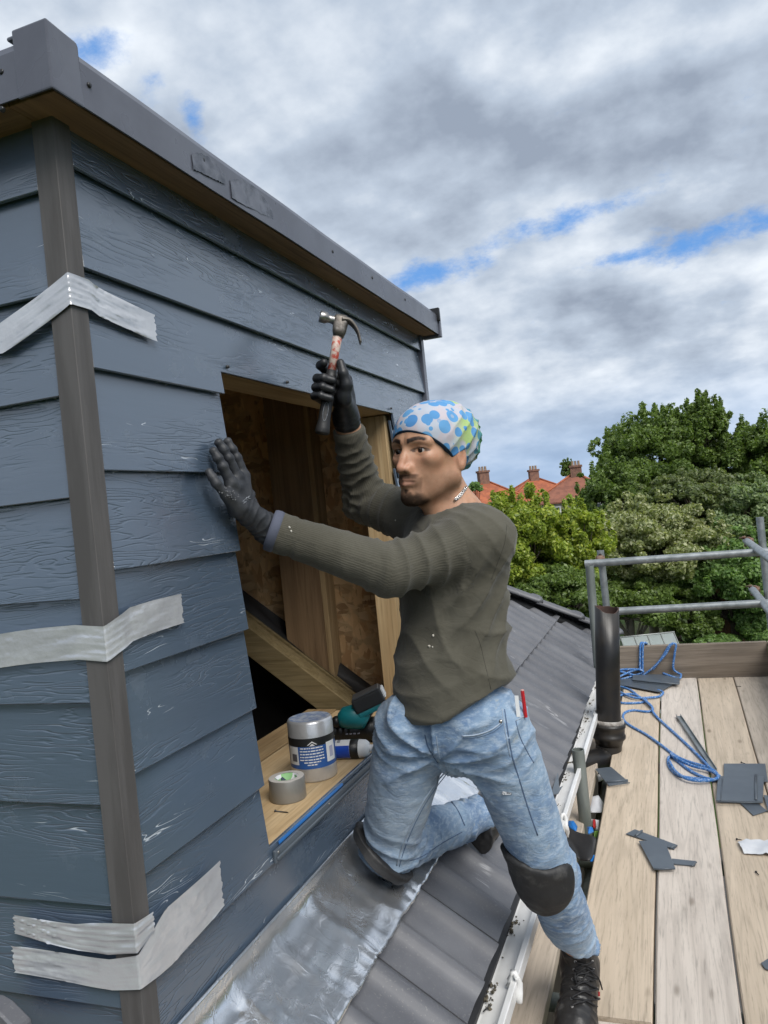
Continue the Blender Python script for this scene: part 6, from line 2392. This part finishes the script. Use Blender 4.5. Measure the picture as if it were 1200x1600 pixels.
def leaf_cloud(centers, radii, n, size, rg, up=.35, aspect=.55, shell=.62, droop=0.0):
    """leaf quads spread through clumps"""
    centers, radii = np.asarray(centers), np.asarray(radii)
    w = radii[:, 0] * radii[:, 1] + radii[:, 1] * radii[:, 2]
    k = rg.choice(len(centers), n, p=w / w.sum())
    d = rg.normal(size=(n, 3))
    d /= np.linalg.norm(d, axis=1, keepdims=True)
    r = shell + (1 - shell) * rg.random((n, 1)) + .10 * rg.normal(size=(n, 1))
    p = centers[k] + d * r * radii[k]
    nn = d * .8 + rg.normal(size=(n, 3)) * .55 + np.array((0, 0, up))
    nn /= np.linalg.norm(nn, axis=1, keepdims=True)
    t = np.cross(nn, rg.normal(size=(n, 3)))
    t[:, 2] -= droop
    t -= nn * np.sum(t * nn, 1, keepdims=True)
    t /= np.linalg.norm(t, axis=1, keepdims=True) + 1e-9
    b = np.cross(nn, t)
    s = size * (.6 + .8 * rg.random((n, 1)))
    v = np.stack([p - t * s, p + b * s * aspect + nn * s * .12, p + t * s, p - b * s * aspect + nn * s * .12], 1).reshape(-1, 3)
    f = np.arange(4 * n).reshape(-1, 4)
    return v, f, rg.random(n)


def tree(name, label, cpx, rpx, d, n, size, mat, trunkmat, seed, nclump=60, up=.20, flat=1.0, crown_parts=None, shape='round', droop=0.0, aspect=.55, wild=.0, cat='tree', group='trees and shrubs beyond the scaffold'):
    rg = np.random.default_rng(seed)
    nclump = int(nclump * 2.0)
    n = int(n * 2.3)
    size = size * .66
    C = P(cpx[0], cpx[1], d)
    rx, rz = rpx[0] * d / FPX, rpx[1] * d / FPX
    base = np.array((C[0], C[1], GZ0))
    root = empty(name, base, label, cat, group)
    dirs = rg.normal(size=(nclump, 3))
    dirs /= np.linalg.norm(dirs, axis=1, keepdims=True)
    dirs[:, 2] = np.where(dirs[:, 2] < -.55, -dirs[:, 2], dirs[:, 2])
    rr = .42 + .50 * rg.random((nclump, 1)) ** .6
    cen = C + dirs * rr * np.array((rx, rx * flat, rz))
    cr_ = (.10 + .13 * rg.random((nclump, 1))) * np.array((rx, rx, rz * .85)) * (1 + .25 * rg.normal(size=(nclump, 3)) * .5)
    cr_ = np.maximum(np.abs(cr_), .08)
    if wild:
        ex = int(nclump * wild)
        dd = rg.normal(size=(ex, 3))
        dd[:, 2] = np.abs(dd[:, 2]) * 1.3
        dd /= np.linalg.norm(dd, axis=1, keepdims=True)
        cen = np.concatenate([cen, C + dd * (.95 + .22 * rg.random((ex, 1))) * np.array((rx, rx * flat, rz))])
        cr_ = np.concatenate([cr_, np.abs(rg.normal(size=(ex, 3)) * .02 + .055) * np.array((rx, rx, rz * 1.6))])
    v, f, r = leaf_cloud(cen, cr_, n, size, rg, up, aspect, droop=droop)
    tint = np.clip(.5 + .30 * np.repeat(rg.normal(size=1), n) * 0 + (r - .5) * .9, 0, 1)
    me = mesh_np(v, f)
    attr(me, 'rnd', tint, 'FACE')
    obj('crown', me, mat, root)
    mb = MB()
    th = max(.07, rx * .07)
    top = C - np.array((0, 0, rz * .35))
    mb.tube(bez([base, base * .5 + top * .5 + np.array((.1 * rg.normal(), .1 * rg.normal(), 0)), top], 4), [th * (1.2 - .5 * i / 8) for i in range(9)], 8)
    for k in range(min(26, nclump)):
        q = cen[k]
        s0 = base * .35 + top * .65 if k % 2 else top
        md = s0 * .45 + q * .55 + np.array((0, 0, -.06 * rz))
        mb.tube(bez([s0, md, q], 3), [th * .45 * (1 - .8 * i / 6) for i in range(7)], 5)
    mb.build('trunk', trunkmat, root)
    return root


BARK = M('bark', (0.075, 0.060, 0.045), .9, col2=(0.05, 0.04, 0.03), ns=20, bs=.6, bscale=25, bd=.02)
BARKP = M('pale bare twigs', (0.26, 0.22, 0.17), .85)
LF_DARK = leafmat('dark green leaves', (0.078, 0.123, 0.030), (0.138, 0.208, 0.049), (0.222, 0.300, 0.083))
LF_YEL = leafmat('yellow green leaves', (0.150, 0.208, 0.034), (0.285, 0.365, 0.054), (0.460, 0.486, 0.086))
LF_VAR = leafmat('variegated leaves', (0.124, 0.161, 0.058), (0.261, 0.289, 0.116), (0.600, 0.600, 0.402))
LF_MID = leafmat('mid green leaves', (0.091, 0.168, 0.049), (0.174, 0.284, 0.086), (0.300, 0.432, 0.149))
LF_PALE = leafmat('pale green leaves', (0.117, 0.174, 0.075), (0.221, 0.292, 0.139), (0.363, 0.420, 0.222))
LF_OLIVE = leafmat('olive green leaves', (0.085, 0.115, 0.045), (0.150, 0.190, 0.075), (0.250, 0.280, 0.130))

tree('broadleaf_tree', 'tallest dark green tree rising behind the shrubs, its wispy top highest', (1030, 738), (98, 92), 33, 34000, .105, LF_DARK, BARK, 1, 80, wild=.7)
tree('broadleaf_tree', 'slim wispy dark green tree top just left of the right edge tree', (1098, 690), (44, 66), 32, 11000, .10, LF_DARK, BARK, 2, 46, wild=1.2)
tree('broadleaf_tree', 'dark green tree cut off by the right edge of the photo', (1200, 745), (78, 88), 31, 22000, .105, LF_DARK, BARK, 3, 70, wild=.5)
tree('broadleaf_tree', 'dark green tree crown low behind the house roofs and tall tree', (965, 790), (62, 70), 30, 15000, .10, LF_DARK, BARK, 14, 50, wild=.4)
tree('olive_tree', 'olive green tree with thin twigs between the tall tree and the variegated shrub', (1085, 790), (85, 52), 28, 14000, .10, LF_OLIVE, BARKP, 4, 60, wild=.6)
tree('pale_tree', 'pale grey green tree at the right behind the guard rail', (1165, 812), (80, 62), 27, 21000, .095, LF_PALE, BARK, 5, 60, wild=.3)
tree('variegated_shrub', 'large variegated cream and green shrub behind the guard rails', (1010, 862), (112, 78), 26, 36000, .095, LF_VAR, BARKP, 6, 90, cat='shrub', wild=.3)
tree('leafy_shrub', 'mid green shrub right of the variegated one beside the standard', (1140, 900), (95, 75), 25.5, 26000, .095, LF_MID, BARK, 7, 70, cat='shrub', wild=.3)
tree('yellow_shrub', 'bright yellow green shrub directly behind the worker', (815, 862), (78, 88), 22, 26000, .085, LF_YEL, BARK, 8, 70, cat='shrub', wild=.5)
tree('yellow_shrub', 'yellow green shrub between the worker and the variegated shrub', (888, 862), (66, 72), 23, 22000, .085, LF_YEL, BARK, 9, 60, cat='shrub', wild=.5)
tree('leafy_shrub', 'dark low shrub over the hip of the tiled roof', (862, 945), (95, 62), 21.5, 20000, .085, LF_DARK, BARK, 10, 60, cat='shrub')
tree('leafy_shrub', 'dark shrub behind the lower guard rail above the greenhouse', (985, 948), (80, 52), 25, 18000, .085, LF_DARK, BARKP, 11, 60, cat='shrub')
tree('leafy_shrub', 'dark green shrub left of the brown fence', (1075, 965), (48, 48), 25.2, 9000, .085, LF_DARK, BARK, 12, 40, cat='shrub')
tree('leafy_shrub', 'green shrub right of the brown fence beside the toe board', (1180, 975), (40, 55), 25, 9000, .085, LF_MID, BARK, 13, 40, cat='shrub')
tree('leafy_shrub', 'low green shrub in front of the brown fence', (1110, 1015), (50, 24), 24.5, 6000, .08, LF_MID, BARK, 15, 30, cat='shrub')
tree('far_tree', 'small dark pointed tree left of the right hand far house chimney', (887, 736), (13, 17), 112, 2600, .22, LF_DARK, BARK, 16, 26, wild=.5)
tree('far_tree', 'far low green tree just right of the worker neck', (742, 762), (14, 9), 85, 1400, .2, LF_MID, BARK, 17, 20)

# fence and greenhouse
fp = P(1130, 985, 26.2)
fen = empty('garden_fence', (fp[0], fp[1], GZ0), 'brown board fence seen through a gap in the shrubs', 'fence')
FW = M('brown fence boards', (0.16, 0.075, 0.04), .85, col2=(0.10, 0.05, 0.03), ns=6, stretch=(4, 4, .5))
for k in range(12):
    c = fp + CR * ((k - 6) * .125)
    MB().obox((c[0], c[1], -4.95 - .0 + .03 * (k % 2)), CR * .058, CF * (.012 + .01 * (k % 2)), (0, 0, 1.6)).build('fence_board', FW, fen)
MB().obox((fp[0], fp[1] + .05, -4.9), CR * .8, CF * .02, (0, 0, .05)).build('fence_rail', FW, fen)
gp = P(1012, 1000, 23.6)
gh = empty('greenhouse', (gp[0], gp[1], GZ0), 'small glass greenhouse roof behind the toe board', 'greenhouse')
AL_ = M('greenhouse frame', (0.45, 0.47, 0.46), .5, metal=.4)
gm_, gn_ = newmat('dusty greenhouse glass')
gb_ = gn_('ShaderNodeBsdfPrincipled', {'Base Color': (0.50, 0.56, 0.56, 1), 'Roughness': .25, 'Alpha': .55})
gn_('ShaderNodeOutputMaterial', {'Surface': gb_})
rt = gp[2] + .16
for k in range(-2, 3):
    for s_ in (0, 1):
        a = gp + CR * (k * .40)
        MB().tube([(a[0], a[1], rt), (a[0] + (CF[0] * (s_ * 2 - 1)) * .8, a[1] + (CF[1] * (s_ * 2 - 1)) * .8, rt - .75)], .018, 6).build('glazing_bar', AL_, gh)
        if k < 2:
            b = a + CR * .40
            off = CF * (s_ * 2 - 1) * .8
            MB().add([(a[0], a[1], rt - .01), (b[0], b[1], rt - .01), (b[0] + off[0], b[1] + off[1], rt - .76), (a[0] + off[0], a[1] + off[1], rt - .76)], [(0, 1, 2, 3)]).build('pane', gm_, gh)
a, b = gp - CR * .82, gp + CR * .82
MB().tube([(a[0], a[1], rt), (b[0], b[1], rt)], .025, 6).build('ridge_bar', AL_, gh)
for sg in (-1, 1):
    c = gp + CF * .8 * sg
    MB().obox((c[0], c[1], (rt - .76 + GZ0) / 2), CR * .8, CF * .02, (0, 0, (rt - .76 - GZ0) / 2)).build('side_wall', gm_, gh)
    MB().tube([c - CR * .82 + np.array((0, 0, rt - .76 - gp[2])), c + CR * .82 + np.array((0, 0, rt - .76 - gp[2]))], .025, 6).build('eaves_bar', AL_, gh)

# houses with hipped red roofs
RT = M('orange red clay tiles', (0.40, 0.120, 0.052), .8, col2=(0.27, 0.080, 0.040), ns=1.2, nd=6, bs=.5, bscale=4, bd=.05)
RT2 = M('brown red clay tiles', (0.27, 0.105, 0.065), .8, col2=(0.19, 0.075, 0.048), ns=1.2, nd=6, bs=.5, bscale=4, bd=.05)
REN = M('grey pebble dash', (0.40, 0.36, 0.31), .9, col2=(0.33, 0.30, 0.26), ns=2)
WHT = M('white house paint', (0.70, 0.70, 0.70), .6)
CHB = M('chimney brick', (0.24, 0.13, 0.09), .9, col2=(0.16, 0.09, 0.07), ns=3)
GLS = M('dark window glass', (0.04, 0.05, 0.06), .08)


def house(label, u, d, w, dep, eave_v, ridge_v, rot, ridge_frac, chim, tilem, wallm):
    e = P(u, eave_v, d)
    r = P(u, ridge_v, d)
    ez, rz = e[2], r[2]
    c0 = np.array((e[0], e[1], 0))
    root = empty('house', (c0[0], c0[1], GZ0), label, 'house', 'far houses with red roofs')
    ca, sa = math.cos(rot), math.sin(rot)
    ux = CR * ca + CF * sa
    uy = -CR * sa + CF * ca
    pt = lambda a, b, z: c0 * np.array((1, 1, 0)) + ux * a + uy * b + np.array((0, 0, z))
    MB().obox(pt(0, 0, (ez + GZ0) / 2), ux * w / 2, uy * dep / 2, (0, 0, (ez - GZ0) / 2)).build('wall', wallm, root)
    o = .35
    W2, D2 = w / 2 + o, dep / 2 + o
    rl = W2 * ridge_frac
    v = [pt(-W2, -D2, ez), pt(W2, -D2, ez), pt(W2, D2, ez), pt(-W2, D2, ez), pt(-rl, 0, rz), pt(rl, 0, rz)]
    v += [q + np.array((0, 0, -.15)) for q in v[:4]]
    ro = MB().add(v, [(0, 1, 5, 4), (2, 3, 4, 5), (1, 2, 5), (3, 0, 4), (0, 6, 7, 1), (1, 7, 8, 2), (2, 8, 9, 3), (3, 9, 6, 0), (9, 8, 7, 6)]).build('roof', tilem, root)
    for a, b in ((0, 4), (3, 4), (1, 5), (2, 5), (4, 5)):
        MB().tube([v[a] + np.array((0, 0, .05)), v[b] + np.array((0, 0, .05))], .13, 6).build('ridge_tiles', RT, ro)
    for (ca_, cb_, ch, cw) in chim:
        ck = MB().obox(pt(ca_, cb_, rz - .3 + ch / 2), ux * cw, uy * .45, (0, 0, ch / 2 + .5)).obox(pt(ca_, cb_, rz - .3 + ch + .42), ux * (cw + .1), uy * .55, (0, 0, .12)).build('chimney', CHB, ro)
        for k in (-1, 0, 1):
            MB().lathe(pt(ca_ + k * cw * .6, cb_, rz + ch + .2), (0, 0, 1), [(.16, 0), (.13, .5), (.15, .55), (.10, .55)], 8).build('chimney_pot', M('pot clay', (.35, .25, .17), .8) if 'pot clay' not in bpy.data.materials else bpy.data.materials['pot clay'], ro)
    for (a, z, ww, hh_) in ((-w * .25, ez - 1.2, 1.5, 1.3), (w * .25, ez - 1.2, 1.5, 1.3), (-w * .25, ez - 3.9, 1.6, 1.4), (w * .25, ez - 3.9, 1.6, 1.4)):
        wn = MB().obox(pt(a, -dep / 2 - .03, z), ux * (ww / 2 + .08), uy * .05, (0, 0, hh_ / 2 + .08)).build('window', WHT, root)
        for s_ in (-1, 1):
            MB().obox(pt(a + s_ * ww / 4, -dep / 2 - .09, z), ux * (ww / 4 - .05), uy * .01, (0, 0, hh_ / 2 - .04)).build('pane', GLS, wn)
    return root


house('far house with orange roof nearest the worker shoulder', 762, 96, 8.0, 8.0, 790, 752, .25, .06, ((-.2, 0, 1.1, .62),), RT, WHT)
house('far house with orange hipped roof between the other two', 838, 104, 10.5, 9.0, 783, 748, .1, .10, ((.0, .0, 1.0, .6),), RT, WHT)
house('far house with brown red roof and grey wall beside the tall tree', 902, 92, 9.0, 8.5, 781, 742, -.35, .10, ((.2, .0, .9, .6),), RT2, REN)
